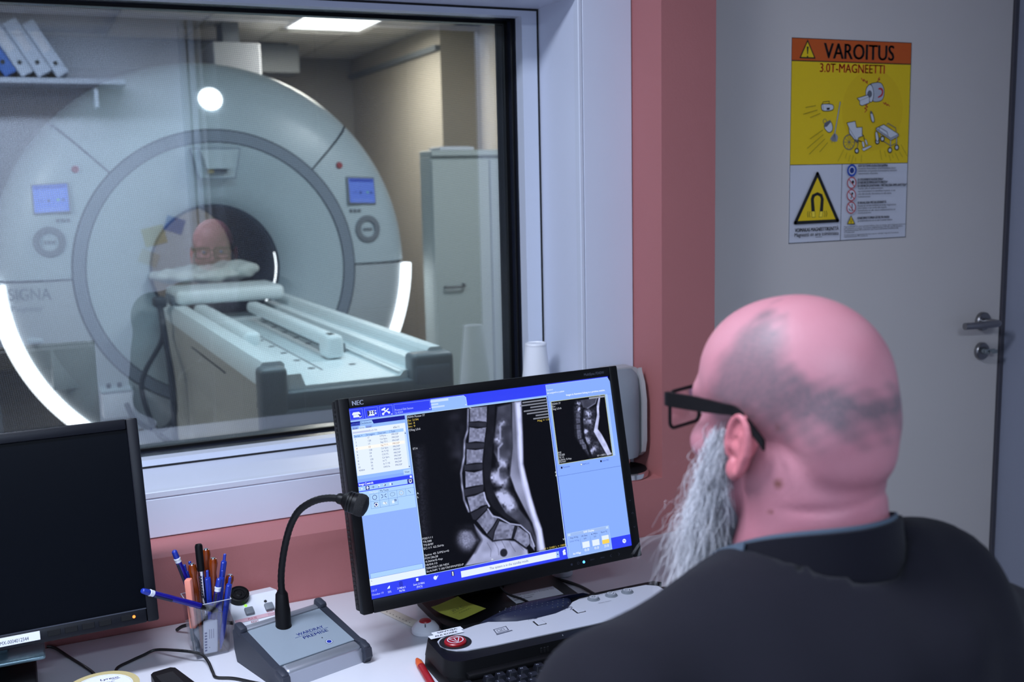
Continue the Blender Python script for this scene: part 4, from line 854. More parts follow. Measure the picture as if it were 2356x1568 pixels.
o_ = (rows_-1)*(n1+1); fs.append(tuple(range(o_, o_+n1+1))); fs.append(tuple(range(n1+1))[::-1])
bs.add(vs, fs); bs.build('grille', 'speaker', spk, smooth=50)
MB().prism([(.004, z0), (-.012, z0+.012), (-.018, z0+.04), (-.018, z1-.075), (-.010, z1-.035), (.002, z1-.012), (.004, z1-.004)], .044, .0535, Matrix(((0, 0, 1, 0), (1, 0, 0, 0), (0, 1, 0, 0), (0, 0, 0, 1)))).build('side_cheek', 'speakerside', spk, smooth=30)
cu = thing('plastic_cup', 'tall upturned white ridged plastic cup standing on the sill by the window frame', 'cup', (1.073, 2.2, Z0+.0001))
pr_ = [(.0001, .003), (.043, .003), (.0455, .0), (.0462, .003), (.0455, .006)]
for i in range(40):
    t = i/39; r_ = .0448-.0195*t; pr_ += [(r_, .008+.188*t), (r_-.0004, .0104+.188*t)]
pr_ += [(.0252, .200), (.0246, .2045), (.0225, .206), (.0215, .2035), (.0001, .2035)]
MB().lathe(pr_, 48).build('cup_wall', 'cupwhite', cu, smooth=60)
MB().lathe([(.0246, .1985), (.0256, .2), (.0252, .2025)], 40).build('cup_foot_ring', 'cupwhite', cu, smooth=60)
# ================================================================ FLAT PRINT: SCREEN PICTURE AND WARNING POSTER
SP_V=[[(.434,-.001),(.563,.003),(.545,.109),(.483,.096),(.421,.093)],[(.415,.123),(.472,.14),(.538,.139),(.51,.239),(.452,.225),(.394,.225)],[(.375,.26),(.437,.275),(.5,.276),(.478,.368),(.425,.361),(.359,.362)],[(.346,.4),(.409,.417),(.473,.41),(.465,.509),(.405,.507),(.333,.51)],[(.335,.566),(.397,.565),(.455,.551),(.474,.639),(.428,.641),(.401,.655),(.348,.669)],[(.381,.727),(.468,.668),(.535,.738),(.491,.787),(.444,.826)],[(.544,.753),(.653,.803),(.616,.885),(.479,.873),(.5,.815)],[(.668,.806),(.742,.872),(.754,.935),(.712,.962),(.627,.886)],[(.75,.888),(.774,.946),(.768,.991),(.741,.952)]]
SP_D=[[(.414,.093),(.544,.106),(.535,.141),(.417,.122)],[(.378,.223),(.51,.24),(.5,.276),(.373,.26)],[(.347,.361),(.477,.37),(.472,.41),(.342,.398)],[(.326,.516),(.467,.508),(.455,.553),(.324,.561)],[(.349,.673),(.474,.641),(.468,.666),(.38,.723),(.36,.716)],[(.49,.791),(.54,.739),(.546,.755),(.5,.815),(.481,.872),(.445,.828)],[(.619,.885),(.653,.802),(.668,.806),(.627,.886)]]
SP_CORD=[(.571,-.0),(.54,.138),(.507,.263),(.48,.388),(.469,.493),(.477,.585),(.512,.666),(.567,.724),(.612,.766),(.669,.779),(.594,.71),(.561,.643),(.527,.562),(.517,.47),(.539,.382),(.567,.256),(.591,.144),(.619,.003)]
SP_FAT=[(.743,.001),(.716,.199),(.705,.298),(.682,.387),(.661,.476),(.685,.579),(.732,.701),(.777,.809),(.793,.904),(.784,.998),(.847,.997),(.841,.858),(.815,.753),(.793,.634),(.779,.524),(.766,.414),(.787,.247),(.81,.003)]
SP_FATB=[(.767,.004),(.757,.165),(.746,.303),(.737,.425),(.745,.55),(.761,.652),(.782,.771),(.803,.867),(.806,.998),(.845,.997),(.839,.858),(.814,.753),(.792,.634),(.777,.524),(.765,.414),(.785,.247),(.808,.004)]
SP_SAC=[(.364,.747),(.412,.815),(.478,.879),(.553,.879),(.635,.903),(.718,.975),(.721,1.013),(.264,.997),(.33,.935),(.371,.875),(.375,.816)]
SP_MUS=[(.632,.019),(.736,.008),(.719,.161),(.704,.297),(.663,.461),(.664,.399),(.601,.421),(.566,.309),(.602,.146)]
SP_MUS2=[(.555,.567),(.659,.613),(.697,.703),(.761,.798),(.793,.904),(.788,.972),(.759,.875),(.669,.783),(.592,.724),(.559,.658)]
SP_ANT=[(.424,.009),(.402,.143),(.371,.206),(.354,.31),(.318,.41),(.314,.484),(.317,.582),(.339,.66)]
SP_SACL=[(.474,.667),(.501,.717),(.548,.736),(.617,.786),(.691,.809),(.75,.873),(.772,.961)]
SP_POSTL=[(.46,.559),(.466,.606),(.485,.65)]
SP_SPOTS=[(.599,.497),(.585,.472),(.589,.625),(.62,.645),(.577,.593),(.649,.144),(.607,.23),(.616,.377),(.63,.395),(.543,.473),(.641,.679)]
SP_HOLE=[(.546,.963),(.577,.968)]
SP_BLOB=[(.299,.833),(.367,.845)]
SP_HAZE=[(.333,.073),(.3,.197),(.313,.281)]
SP_BAND=[(.011,.203),(.081,.212),(.046,.774),(-.008,.765)]
SP_SP=[(.665,.177),(.633,.318),(.613,.453),(.685,.064)]
CE_FAT=[(.896,.001),(.823,.171),(.81,.307),(.732,.502),(.707,.567),(.772,.713),(.904,.991),(.988,.986),(.919,.787),(.848,.627),(.791,.537),(.853,.339),(.865,.204),(.922,.001)]
CE_SKULL=[(.537,.028),(.853,.024),(.807,.114),(.648,.177),(.565,.154)]
CE_V=[(.456,.27),(.443,.357),(.433,.457),(.429,.538),(.428,.613),(.455,.704),(.495,.791)]
CE_BR=[(.49,.077),(.484,.171),(.624,.229),(.563,.372),(.664,.275),(.664,.384),(.56,.548),(.582,.714),(.577,.646),(.672,.849),(.604,.881),(.512,.759)]
CE_MUS=[(.566,.195),(.807,.169),(.794,.305),(.719,.542),(.829,.857),(.935,.995),(.572,.985),(.447,.778),(.349,.602),(.39,.119)]
CE_CORD=[(.551,.193),(.519,.353),(.503,.514),(.505,.65),(.554,.792),(.592,.961)]
PO={'band':[(.0,.0),(380.3,1.5),(379.9,-51.6),(1.7,-53.5)],
'tri':[(48.5,-6.5),(71.3,-46.2),(27.1,-46.2)],
'var':[(99.8,-47.1),(324.8,-45.3),(98.8,-9.2)],
'mag':[(88.2,-79.5),(295.1,-78.4),(87.7,-58.4)],
'ymid':[(5.1,-301.7),(382.3,-302.3)],
'bot':[(4.8,-493.0),(384.0,-492.2)],
'vdiv':[(163.3,-301.4),(165.6,-491.8)],
'btri':[(83.9,-323.9),(151.7,-441.9),(17.1,-442.8)],
'btri2':[(84.2,-333.7),(144.1,-438.3),(25.3,-438.6)],
'mag_out':[(77.8,-416.2),(67.0,-416.2),(64.0,-386.3),(68.5,-375.0),(84.4,-369.6),(99.9,-374.9),(105.5,-387.4),(103.5,-417.0),(93.0,-417.5),(95.6,-387.1),(92.7,-380.5),(84.6,-377.3),(77.0,-380.1),(74.0,-386.5)],
'poleL':[(67.4,-416.2),(77.8,-416.5),(79.2,-431.0),(68.8,-431.0)],
'poleR':[(93.6,-417.0),(103.1,-417.0),(101.8,-431.0),(91.2,-431.4)],
'wl':[(56.3,-416.3),(54.6,-422.8),(56.6,-430.3)],
'wl2':[(62.2,-416.5),(60.0,-423.0),(62.1,-430.4)],
'wr':[(107.7,-416.8),(110.0,-423.8),(108.1,-431.2)],
'wr2':[(113.7,-416.5),(116.0,-423.2),(114.0,-430.6)],
't1':[(16.6,-464.8),(154.6,-466.2),(16.4,-455.8)],
't2':[(15.8,-477.1),(154.9,-477.1),(15.6,-468.0)],
'c1':[(193.2,-318.1),(207.3,-318.3)],
'c2':[(193.1,-349.0),(207.2,-349.3)],
'c3':[(193.0,-379.8),(207.1,-380.2)],
'c4':[(193.3,-411.0),(207.7,-411.5)],
'c5':[(193.5,-429.6),(207.3,-453.1),(181.1,-452.6)],
'tx':[(213.5,-309.6),(310.7,-310.2),(213.7,-315.4),(337.9,-316.5),(213.9,-321.7),(341.5,-322.5),(214.2,-328.4),(279.0,-328.5),(212.9,-344.0),(297.4,-344.5),(213.2,-351.6),(312.3,-352.1),(213.4,-359.5),(377.3,-360.6),(213.6,-365.7),(298.3,-366.5),(213.8,-372.0),(337.9,-373.4),(214.1,-379.5),(324.6,-379.8),(214.3,-386.2),(255.6,-386.5),(214.4,-402.5),(308.6,-402.3),(214.6,-408.8),(342.1,-409.3),(214.8,-414.7),(311.3,-415.2),(215.0,-421.4),(339.8,-421.2),(215.2,-427.0),(259.2,-427.1),(214.5,-440.7),(320.7,-441.1),(214.8,-447.5),(330.7,-447.4),(171.0,-460.1),(376.9,-460.3),(171.1,-464.6),(366.7,-465.1),(171.3,-469.3),(352.0,-469.7),(171.4,-474.1),(205.8,-474.4),(171.6,-481.1),(353.6,-480.9),(171.7,-485.3),(249.1,-485.2)],
'gantF':[(246.8,-104.9),(236.3,-114.9),(234.0,-127.9),(239.5,-142.6),(249.5,-149.8),(257.1,-148.9),(261.0,-135.8),(260.6,-122.7),(255.7,-109.7)],
'gantS':[(246.8,-104.6),(278.3,-99.2),(289.6,-105.8),(296.7,-120.5),(295.1,-135.4),(287.8,-147.0),(257.1,-149.7),(261.5,-135.8),(260.6,-122.7),(254.6,-108.1)],
'bore':[(247.4,-119.6),(240.0,-126.2),(240.3,-136.0),(249.1,-139.2),(255.4,-132.6),(254.1,-124.4)],
'redm':[(275.6,-114.3),(287.6,-113.3),(293.5,-122.2),(290.6,-133.8),(275.4,-139.7),(274.2,-136.4),(286.1,-130.5),(288.0,-123.1),(284.5,-118.2),(275.7,-118.4)],
'bed':[(207.0,-140.5),(241.3,-131.9),(246.9,-136.7),(247.4,-151.5),(223.7,-158.7),(216.1,-155.8),(215.8,-147.7)],
'bedt':[(207.0,-140.5),(241.3,-131.9),(246.4,-136.4),(216.8,-146.1)],
'z1':[(219.3,-91.6),(227.1,-98.8),(228.0,-93.9),(235.9,-101.8),(239.0,-97.7),(239.2,-104.2)],
'z2':[(279.0,-88.0),(274.8,-93.0),(280.3,-92.9),(271.7,-98.8),(274.0,-101.2)],
'z3':[(293.4,-150.2),(299.1,-154.3),(301.2,-150.1),(305.9,-157.5),(309.1,-154.2),(314.9,-159.1)],
'z4':[(241.0,-154.8),(235.6,-158.1),(242.3,-161.3),(232.6,-164.7),(240.3,-167.9),(234.0,-174.5)],
'can':[(93.3,-157.7),(97.4,-155.3),(125.6,-155.4),(132.7,-159.8),(132.2,-167.9),(123.9,-171.5),(101.0,-172.9),(94.6,-168.9)],
'canh':[(96.4,-155.6),(99.3,-150.5),(118.1,-149.0),(118.2,-154.8)],
'canb':[(110.1,-164.8),(120.6,-163.9),(119.7,-169.2),(111.3,-169.9)],
'mop':[(153.1,-150.8),(138.2,-226.0)],
'moph':[(134.6,-226.8),(143.1,-227.6),(148.6,-234.9),(145.8,-246.3),(132.0,-246.2),(123.4,-239.7)],
'buck':[(102.7,-210.6),(123.2,-193.7),(132.1,-210.6),(129.2,-221.1),(118.8,-225.5),(109.2,-218.7)],
'buckr':[(102.7,-210.6),(105.6,-201.0),(123.2,-193.7),(124.4,-199.3),(112.1,-210.6)],
'wch':[(175.2,-200.8),(201.9,-196.7),(206.7,-212.2),(225.0,-211.4),(225.7,-230.3),(230.1,-231.9),(212.9,-237.6),(211.1,-248.3),(200.1,-241.7),(183.5,-225.3),(182.0,-212.2)],
'wheel':[(184.2,-248.1),(201.4,-248.2)],
'cast':[(209.2,-269.7),(215.0,-269.7)],
'leg1':[(224.0,-246.7),(231.6,-245.9),(235.4,-260.8),(228.9,-262.4)],
'leg2':[(233.7,-242.6),(239.1,-241.0),(245.0,-254.3),(239.6,-256.7)],
'foot':[(224.6,-264.9),(252.7,-256.8),(258.3,-259.3),(231.4,-270.7)],
'strT':[(269.9,-213.9),(294.9,-204.7),(346.1,-228.9),(319.7,-243.9)],
'strF':[(269.9,-213.9),(319.5,-238.9),(346.1,-228.9),(346.3,-233.9),(320.9,-244.7),(270.0,-218.8)],
'rail':[(306.0,-205.6),(309.2,-201.4),(335.3,-213.0),(336.8,-222.2)],
'rail2':[(279.9,-218.8),(280.8,-211.4),(306.7,-223.0),(310.4,-232.2)],
'legs':[(273.5,-222.1),(276.6,-248.7),(319.7,-243.9),(320.5,-263.9),(339.6,-235.6),(340.5,-259.1),(287.0,-230.4),(291.7,-238.8)],
'ws':[(275.5,-247.0),(318.5,-269.0),(341.1,-262.4),(292.2,-240.4)],
'bars':[(281.8,-238.7),(320.3,-258.1),(341.4,-251.5)],
'rock':[(250.8,-170.3),(257.6,-177.6),(264.1,-195.7),(259.5,-200.7),(253.9,-195.7),(248.9,-179.3)],
'rock2':[(266.9,-222.9),(273.4,-221.3),(280.8,-242.0),(275.5,-248.6),(269.8,-242.0)],
'ml':[(43.8,-164.5),(74.5,-159.8),(37.4,-180.4),(79.9,-170.3),(58.7,-188.6),(89.0,-178.2),(59.9,-239.5),(97.7,-218.7),(50.6,-262.7),(100.1,-229.6),(57.3,-276.7),(105.0,-240.0),(89.7,-271.5),(114.2,-249.1),(148.2,-295.3),(166.1,-266.0),(171.4,-287.4),(176.0,-274.6),(182.0,-295.7),(187.3,-279.3),(192.2,-300.0),(197.4,-280.3),(204.4,-296.0),(205.4,-286.1),(223.6,-297.9),(224.1,-280.5),(284.6,-267.8),(291.1,-293.8),(299.6,-271.3),(305.1,-285.6),(315.2,-281.5),(321.3,-296.2),(325.7,-280.8),(329.3,-288.4),(335.1,-275.8),(348.3,-295.8),(350.8,-273.9),(360.9,-287.0),(354.6,-255.5),(376.7,-284.7)]}
def raster_poly(X, Y, poly, soft=.004):
    P = np.array(poly); n = len(P); ins = np.zeros(X.shape, bool); dm = np.full(X.shape, 9.)
    for i in range(n):
        x0, y0 = P[i]; x1, y1 = P[(i+1) % n]; c = ((y0 > Y) != (y1 > Y)) & (X < (x1-x0)*(Y-y0)/((y1-y0) or 1e-9)+x0); ins ^= c
        dx, dy = x1-x0, y1-y0; t = np.clip(((X-x0)*dx+(Y-y0)*dy)/(dx*dx+dy*dy+1e-12), 0, 1); dm = np.minimum(dm, np.hypot(X-x0-t*dx, Y-y0-t*dy))
    return np.clip(.5+np.where(ins, dm, -dm)/(2*soft), 0, 1)
def raster_line(X, Y, pts, w, soft=.004):
    dm = np.full(X.shape, 9.)
    for (x0, y0), (x1, y1) in zip(pts[:-1], pts[1:]):
        dx, dy = x1-x0, y1-y0; t = np.clip(((X-x0)*dx+(Y-y0)*dy)/(dx*dx+dy*dy+1e-12), 0, 1); dm = np.minimum(dm, np.hypot(X-x0-t*dx, Y-y0-t*dy))
    return np.clip(.5+(w/2-dm)/(2*soft), 0, 1)
def fnoise(shape, cells, seed):
    g = np.random.default_rng(seed).random((cells+2, cells+2)); ys = np.linspace(0, cells, shape[0]); xs = np.linspace(0, cells, shape[1])
    yi, xi = ys.astype(int), xs.astype(int); fy_, fx_ = (ys-yi)[:, None], (xs-xi)[None]; fy_, fx_ = fy_*fy_*(3-2*fy_), fx_*fx_*(3-2*fx_)
    return (g[yi][:, xi]*(1-fx_)+g[yi][:, xi+1]*fx_)*(1-fy_)+(g[yi+1][:, xi]*(1-fx_)+g[yi+1][:, xi+1]*fx_)*fy_
def spine_picture(nx=250, ny=268):
    X, Y = np.meshgrid(np.linspace(0, 1, nx), np.linspace(0, 1, ny)); I = np.full(X.shape, 4.); sh = X.shape
    n1, n2, n3, n4 = fnoise(sh, 70, 1), fnoise(sh, 24, 2), fnoise(sh, 130, 3), fnoise(sh, 9, 4)
    def put(m, v):
        nonlocal I; I = I*(1-m)+v*m
    put(raster_poly(X, Y, SP_BAND, .03), 22+20*n3)
    for q, w_ in zip(SP_HAZE, (.06, .05, .05)): put(np.exp(-((X-q[0])**2+((Y-q[1])*.6)**2)/w_**2)*.5, 70*n2+20)
    put(raster_poly(X, Y, SP_MUS, .006), 38+50*n2)
    put(raster_poly(X, Y, SP_MUS2, .008), 46+70*n2*n4)
    put(raster_poly(X, Y, SP_FAT, .006), 92+80*n4); put(raster_poly(X, Y, SP_FATB, .012), 222+32*n2)
    for i, q in enumerate(SP_SPOTS): put(np.clip(np.exp(-((X-q[0])**2+(Y-q[1])**2)/(.03+.012*(i < 5))**2)*1.5*(n1*.6+n2*.7), 0, 1), 205)
    for q in SP_SP[:3]: put(np.exp(-(((X-q[0])/.035)**2+((Y-q[1])/.05)**2)**2)*.8, 52+16*n2); put(raster_line(X, Y, [(q[0]-.04, q[1]+.05), (q[0]-.03, q[1]-.03), (q[0], q[1]-.055)], .012, .006)*.8, 190)
    put(raster_poly(X, Y, SP_SAC, .006), 150+40*n2)
    for k_ in range(5): put(raster_line(X, Y, [(.44+k_*.05, .88), (.46+k_*.05, .93), (.45+k_*.06, .97)], .004, .003)*.5, 80)
    put(raster_poly(X, Y, circ(SP_HOLE[0][0], SP_HOLE[0][1], .026, 20), .004), 26+20*n2)
    q = SP_BLOB[0]; put(np.exp(-(((X-q[0]-.01)/.075)**2+((Y-q[1])/.075)**2)**2), 100+60*n3*n2+20); put(raster_line(X, Y, [(q[0]-.05, q[1]-.09), (q[0]+.05, q[1]-.06), (q[0]+.09, q[1]+.02), (q[0]+.04, q[1]+.08)], .03, .012)*.8, 12)
    put(raster_line(X, Y, SP_ANT, .014, .005)*(.4+.6*n2), 190)
    put(raster_poly(X, Y, SP_CORD, .005), 20+10*n2)
    for d in SP_D: put(raster_poly(X, Y, d, .004), 40+12*n2)
    for i, v in enumerate(SP_V): put(raster_poly(X, Y, v, .008), 8); c = np.mean(v, 0); put(raster_poly(X, Y, [tuple(c+(np.array(q)-c)*.95) for q in v], .004), 96+52*n1+24*n4)
    put(raster_line(X, Y, SP_SACL, .010, .004), 185); put(raster_line(X, Y, SP_POSTL, .012, .004), 200)
    return (I-4)*1.08+3+3*(n3-.5)
def neck_picture(nx=110, ny=110):
    X, Y = np.meshgrid(np.linspace(0, 1, nx), np.linspace(0, 1, ny)); I = np.full(X.shape, 5.); sh = X.shape; n1, n2, n3 = fnoise(sh, 40, 5), fnoise(sh, 16, 6), fnoise(sh, 60, 8)
    def put(m, v):
        nonlocal I; I = I*(1-m)+v*m
    put(raster_poly(X, Y, CE_MUS, .02), 30+70*n2*n1); put(raster_poly(X, Y, CE_SKULL, .01), 66+20*n2); put(raster_line(X, Y, [CE_SKULL[1], CE_SKULL[2], CE_SKULL[3]], .014, .008), 150)
    for i, q in enumerate(CE_BR): put(np.clip(np.exp(-(((X-q[0])/.045)**2+((Y-q[1])/.04)**2))*1.7*n1, 0, 1), 215)
    put(raster_line(X, Y, CE_CORD, .045, .012), 14)
    for q in CE_V: put(raster_poly(X, Y, rrect(q[0]-.032, q[0]+.032, q[1]-.035, q[1]+.035, .008), .01), 120); put(raster_poly(X, Y, rrect(q[0]-.024, q[0]+.024, q[1]-.027, q[1]+.027, .008), .01), 74+50*n1)
    put(raster_poly(X, Y, CE_FAT, .008), 195+55*n2); return I+6*(n3-.5)
def grey_grid(P, I, x0, x1, y0, y1):
    ny, nx = I.shape; P.up(); o = len(P.v); I = np.clip(I, 0, 255)
    lin = lambda a: np.where(a <= .04, a/12.92, ((np.clip(a, 0, 1)+.055)/1.055)**2.4)
    Cc = np.stack([lin(I/255*.86), lin(I/255*.89), lin(np.minimum(1, I/255*1.06+.02))], -1)
    for j in range(ny+1):
        for i in range(nx+1): P.v.append((x0+(x1-x0)*i/nx, y1-(y1-y0)*j/ny, P.z))
    for j in range(ny):
        for i in range(nx):
            a = o+j*(nx+1)+i; P.f.append((a, a+nx+1, a+nx+2, a+1)); P.c.append(tuple(Cc[j, i]))

SWd, SHt = .5184, .324
P = Print(.00002)
U = lambda u: (u-.5)*SWd
Vv = lambda v: (.5-v)*SHt
def ur(u0, u1, v0, v1, c): P.rect(U(u0), U(u1), Vv(v1), Vv(v0), c)
def ul(u0, v0, u1, v1, w_, c): P.line([(U(u0), Vv(v0)), (U(u1), Vv(v1))], w_, c)
def ut(t, u0, v, cap, c, u1=None, bold=0.): P.text(t, U(u0), Vv(v), cap*SHt, c, U(u1) if u1 else None, bold=bold)
def box_(u0, u1, v0, v1, w_, c):
    P.line([(U(u0), Vv(v0)), (U(u1), Vv(v0)), (U(u1), Vv(v1)), (U(u0), Vv(v1))], w_, c, True)
LB, DB, NV, CY, WH, HI, INK = S(138, 176, 255), S(52, 68, 248), S(18, 22, 140), S(168, 208, 255), S(232, 244, 255), S(196, 224, 255), S(28, 34, 130)
ur(0, 1, 0, 1, LB); ur(0, 1, 0, .0635, DB); ul(.0, .066, .733, .069, .0012, HI); ur(.195, .733, .066, .0735, S(150, 190, 255))
for a, b in ((.004, .048), (.056, .101), (.108, .153), (.159, .289)): box_(a, b, .008, .060, .0004, S(150, 176, 255))
# toolbar pictograms: archive box, cabinet, crossed tools
P.poly([(U(.012), Vv(.03)), (U(.016), Vv(.022)), (U(.036), Vv(.022)), (U(.04), Vv(.03))], WH); ur(.012, .040, .030, .036, WH); ur(.015, .036, .037, .05, WH); ul(.034, .036, .041, .05, .0014, S(20, 24, 70)); ul(.036, .052, .042, .048, .0012, WH)
ur(.064, .088, .024, .052, WH); [P.disc(U(.070+.008*(k % 3)), Vv(.030+.009*(k//3)), .0013, INK, 10) for k in range(6)]; ur(.064, .069, .024, .05, S(40, 44, 90)); ur(.09, .095, .025, .03, WH); ur(.09, .095, .036, .046, WH)
ul(.117, .05, .138, .026, .0020, WH); ul(.118, .026, .14, .046, .0020, WH); ul(.116, .028, .126, .022, .0028, WH); P.disc(U(.118), Vv(.05), .0022, WH, 10); P.disc(U(.139), Vv(.046), .0022, WH, 10); P.poly([(U(.145), Vv(.054)), (U(.151), Vv(.054)), (U(.148), Vv(.059))], WH)
ut('Protocol Edit Session', .161, .043, .011, S(190, 206, 255), .226); ut('SJ-40004', .161, .057, .010, S(170, 190, 255), .188); P.poly([(U(.283), Vv(.052)), (U(.289), Vv(.052)), (U(.286), Vv(.057))], WH)
P.poly([(U(.292), Vv(.066)), (U(.292), Vv(.006)), (U(.415), Vv(.006)), (U(.423), Vv(.018)), (U(.424), Vv(.066))], S(150, 190, 255)); P.line([(U(.292), Vv(.006)), (U(.415), Vv(.006)), (U(.423), Vv(.018)), (U(.424), Vv(.066))], .0006, HI); ul(.294, .0165, .325, .0165, .004, S(205, 226, 255)); ul(.329, .0165, .354, .0165, .004, S(205, 226, 255)); ul(.294, .034, .316, .034, .003, S(196, 220, 255)); ul(.294, .049, .338, .049, .003, S(196, 220, 255)); P.poly([(U(.416), Vv(.056)), (U(.423), Vv(.056)), (U(.4195), Vv(.062))], WH)
# left column
ur(.0, .193, .066, .112, S(150, 190, 255)); ur(.0, .192, .072, .094, NV); ur(.002, .034, .079, .094, S(60, 80, 200)); P.poly([(U(.034), Vv(.098)), (U(.035), Vv(.074)), (U(.076), Vv(.074)), (U(.082), Vv(.098))], S(160, 200, 255)); ut('TaskList', .003, .090, .011, S(10, 12, 70), .031); ut('DataSelector', .036, .090, .011, INK, .075); ur(0, .193, .094, .375, S(150, 190, 255))
for a, t in ((.006, 'Study'), (.029, 'Series'), (.053, 'Image')): ur(a, a+.021, .099, .115, HI if t == 'Series' else S(140, 170, 240)); ut(t, a+.002, .112, .009, INK if t != 'Series' else S(120, 130, 180), a+.018)
ur(.004, .190, .112, .356, WH); ul(.008, .129, .06, .129, .003, S(196, 206, 240)); ut('Ex2194', .063, .133, .010, S(120, 130, 200), .09); ut('#Se:11', .147, .133, .010, INK, .168)
ur(.007, .182, .140, .157, S(168, 206, 255)); [ul(u_, .140, u_, .157, .0004, S(90, 130, 230)) for u_ in (.049, .091, .133)]
for t, a in (('Series >', .009), ('Images', .052), ('Descripti..', .093), ('Type', .136)): ut(t, a, .153, .010, S(40, 60, 170), a+.028 if t[0] != 'T' else a+.016)
desc = ['3-Plane ..', 'Cal Spin..', 'Sag T2 f..', 'Sag T1 F..', 'Cal Spin..', 'Ax T2 FSE', 'COR STI..', 'Cal Spin..', 'Ax T2', 'Ax T1 FSE', 'ORIG Sa..']; nums = ['17', '128', '17', '18', '128', '29', '19', '128', '56', '32', '18']
for i in range(11):
    v_ = .1685+i*.0165; 
    if i == 3: ur(.006, .180, v_-.0125, v_+.004, S(255, 252, 246))
    c_ = S(60, 80, 160) if i != 3 else S(150, 120, 120)
    ut(str(i+1) if i < 10 else '40004', .011, v_, .0088, c_); ut(nums[i], .054, v_, .0088, c_); ut(desc[i], .096, v_, .0088, c_, .096+.0027*len(desc[i])); ut('PROSP', .138, v_, .0088, c_, .162)
ur(.183, .189, .158, .354, S(200, 226, 255)); P.poly([(U(.1835), Vv(.170)), (U(.1885), Vv(.170)), (U(.186), Vv(.163))], INK); P.poly([(U(.1835), Vv(.345)), (U(.1885), Vv(.345)), (U(.186), Vv(.352))], INK)
ur(.163, .189, .361, .387, S(186, 218, 255)); ut('View', .167, .379, .011, INK, .184)
ur(.002, .193, .392, .412, DB); ut('Image Controls', .005, .407, .0115, WH, .054, bold=.0002); ur(.183, .190, .396, .408, WH)
ur(.002, .172, .413, .436, CY); ur(.173, .193, .413, .437, NV); box_(.179, .187, .418, .430, .0012, WH); ul(.181, .434, .185, .434, .001, WH)
ur(.026, .039, .415, .435, NV); P.disc(U(.0325), Vv(.420), .0013, WH, 10); ul(.0325, .420, .0325, .431, .0016, WH); ul(.029, .425, .036, .425, .0014, WH)
ul(.047, .425, .057, .425, .0006, INK); ul(.052, .419, .052, .431, .0006, INK); P.disc(U(.013), Vv(.425), .0015, WH, 10); P.disc(U(.073), Vv(.423), .0016, WH, 12); ul(.069, .431, .072, .426, .0008, INK); P.disc(U(.092), Vv(.424), .0018, INK, 12); P.disc(U(.0905), Vv(.423), .0012, WH, 10); ur(.109, .115, .418, .43, WH); ur(.116, .12, .421, .43, S(80, 100, 190))
ur(.002, .193, .437, .441, DB); ur(.002, .192, .441, .567, S(176, 214, 255)); ut('Film/Save', .036, .456, .010, WH, .066); ut('My Tools', .074, .456, .010, INK, .103)
for r_ in range(2):
    for k_ in range(5 if r_ == 0 else 3): box_(.037+.0312*k_, .037+.0312*(k_+1), .461+.038*r_, .499+.038*r_, .0004, S(90, 130, 220))
P.ring(U(.0525), Vv(.480), .0042, .0008, INK, 20); ul(.076, .471, .0815, .477, .0009, INK); ul(.093, .489, .0875, .483, .0009, INK); ul(.093, .471, .0875, .477, .0009, INK); ul(.076, .489, .0815, .483, .0009, INK); P.line([(U(.115)+.0045*math.cos(a), Vv(.479)+.003*math.sin(a)) for a in np.linspace(0, 6.283, 17)], .0004, INK); P.ring(U(.146), Vv(.479), .0036, .0009, WH, 16); P.ring(U(.146), Vv(.479), .004, .0004, INK, 16); ul(.171, .472, .179, .486, .0006, INK)
ur(.048, .06, .507, .53, INK); P.disc(U(.055), Vv(.519), .0034, WH, 16); P.disc(U(.055), Vv(.519), .0018, INK, 10); P.disc(U(.082), Vv(.518), .0022, WH, 12); P.disc(U(.088), Vv(.520), .0022, WH, 12); ul(.085, .511, .089, .524, .0006, INK); ur(.110, .118, .512, .527, WH); [ur(.119+.004*k_, .122+.004*k_, .507, .512, INK) for k_ in range(2)]; [ur(.119+.004*k_, .122+.004*k_, .514, .518, INK) for k_ in range(2)]
ur(.002, .192, .567, .867, S(146, 180, 255)); ur(.006, .190, .868, .894, S(172, 212, 255)); box_(.006, .190, .868, .894, .0004, S(90, 120, 220)); ur(.0, .195, .895, .931, WH); ul(.006, .905, .009, .909, .0005, INK)
# bottom bar
ur(0, .739, .9315, 1, DB); ur(.322, .702, .9495, .984, WH); ur(.690, .702, .9495, .983, S(160, 196, 255)); P.poly([(U(.693), Vv(.968)), (U(.699), Vv(.968)), (U(.696), Vv(.960))], INK); ut('The system is in the standby mode.', .429, .9725, .0125, S(60, 80, 170), .580)
ut('13:17', .004, .963, .010, S(200, 210, 255), .022); ut('October 19', .004, .983, .010, S(200, 210, 255), .043); P.poly([(U(.057), Vv(.963)), (U(.062), Vv(.953)), (U(.067), Vv(.948)), (U(.0675), Vv(.963))], WH); P.poly([(U(.0655), Vv(.963)), (U(.0675), Vv(.953)), (U(.0675), Vv(.963))], S(90, 200, 90)); ut('22%', .058, .985, .010, WH, .070)
for k_ in range(4): P.line([(U(.100), Vv(.944+.007*k_)), (U(.106), Vv(.940+.007*k_)), (U(.112), Vv(.944+.007*k_))], .0007, S(20, 24, 60))
ut('2198/6/1', .091, .977, .010, WH, .120); ut('96/96', .097, .992, .010, WH, .117); ur(.160, .168, .938, .954, WH); ul(.16, .957, .172, .957, .001, S(30, 30, 60)); ut('Sent 2198/6', .148, .975, .010, WH, .188); ut('(PACS)', .159, .990, .010, WH, .179)
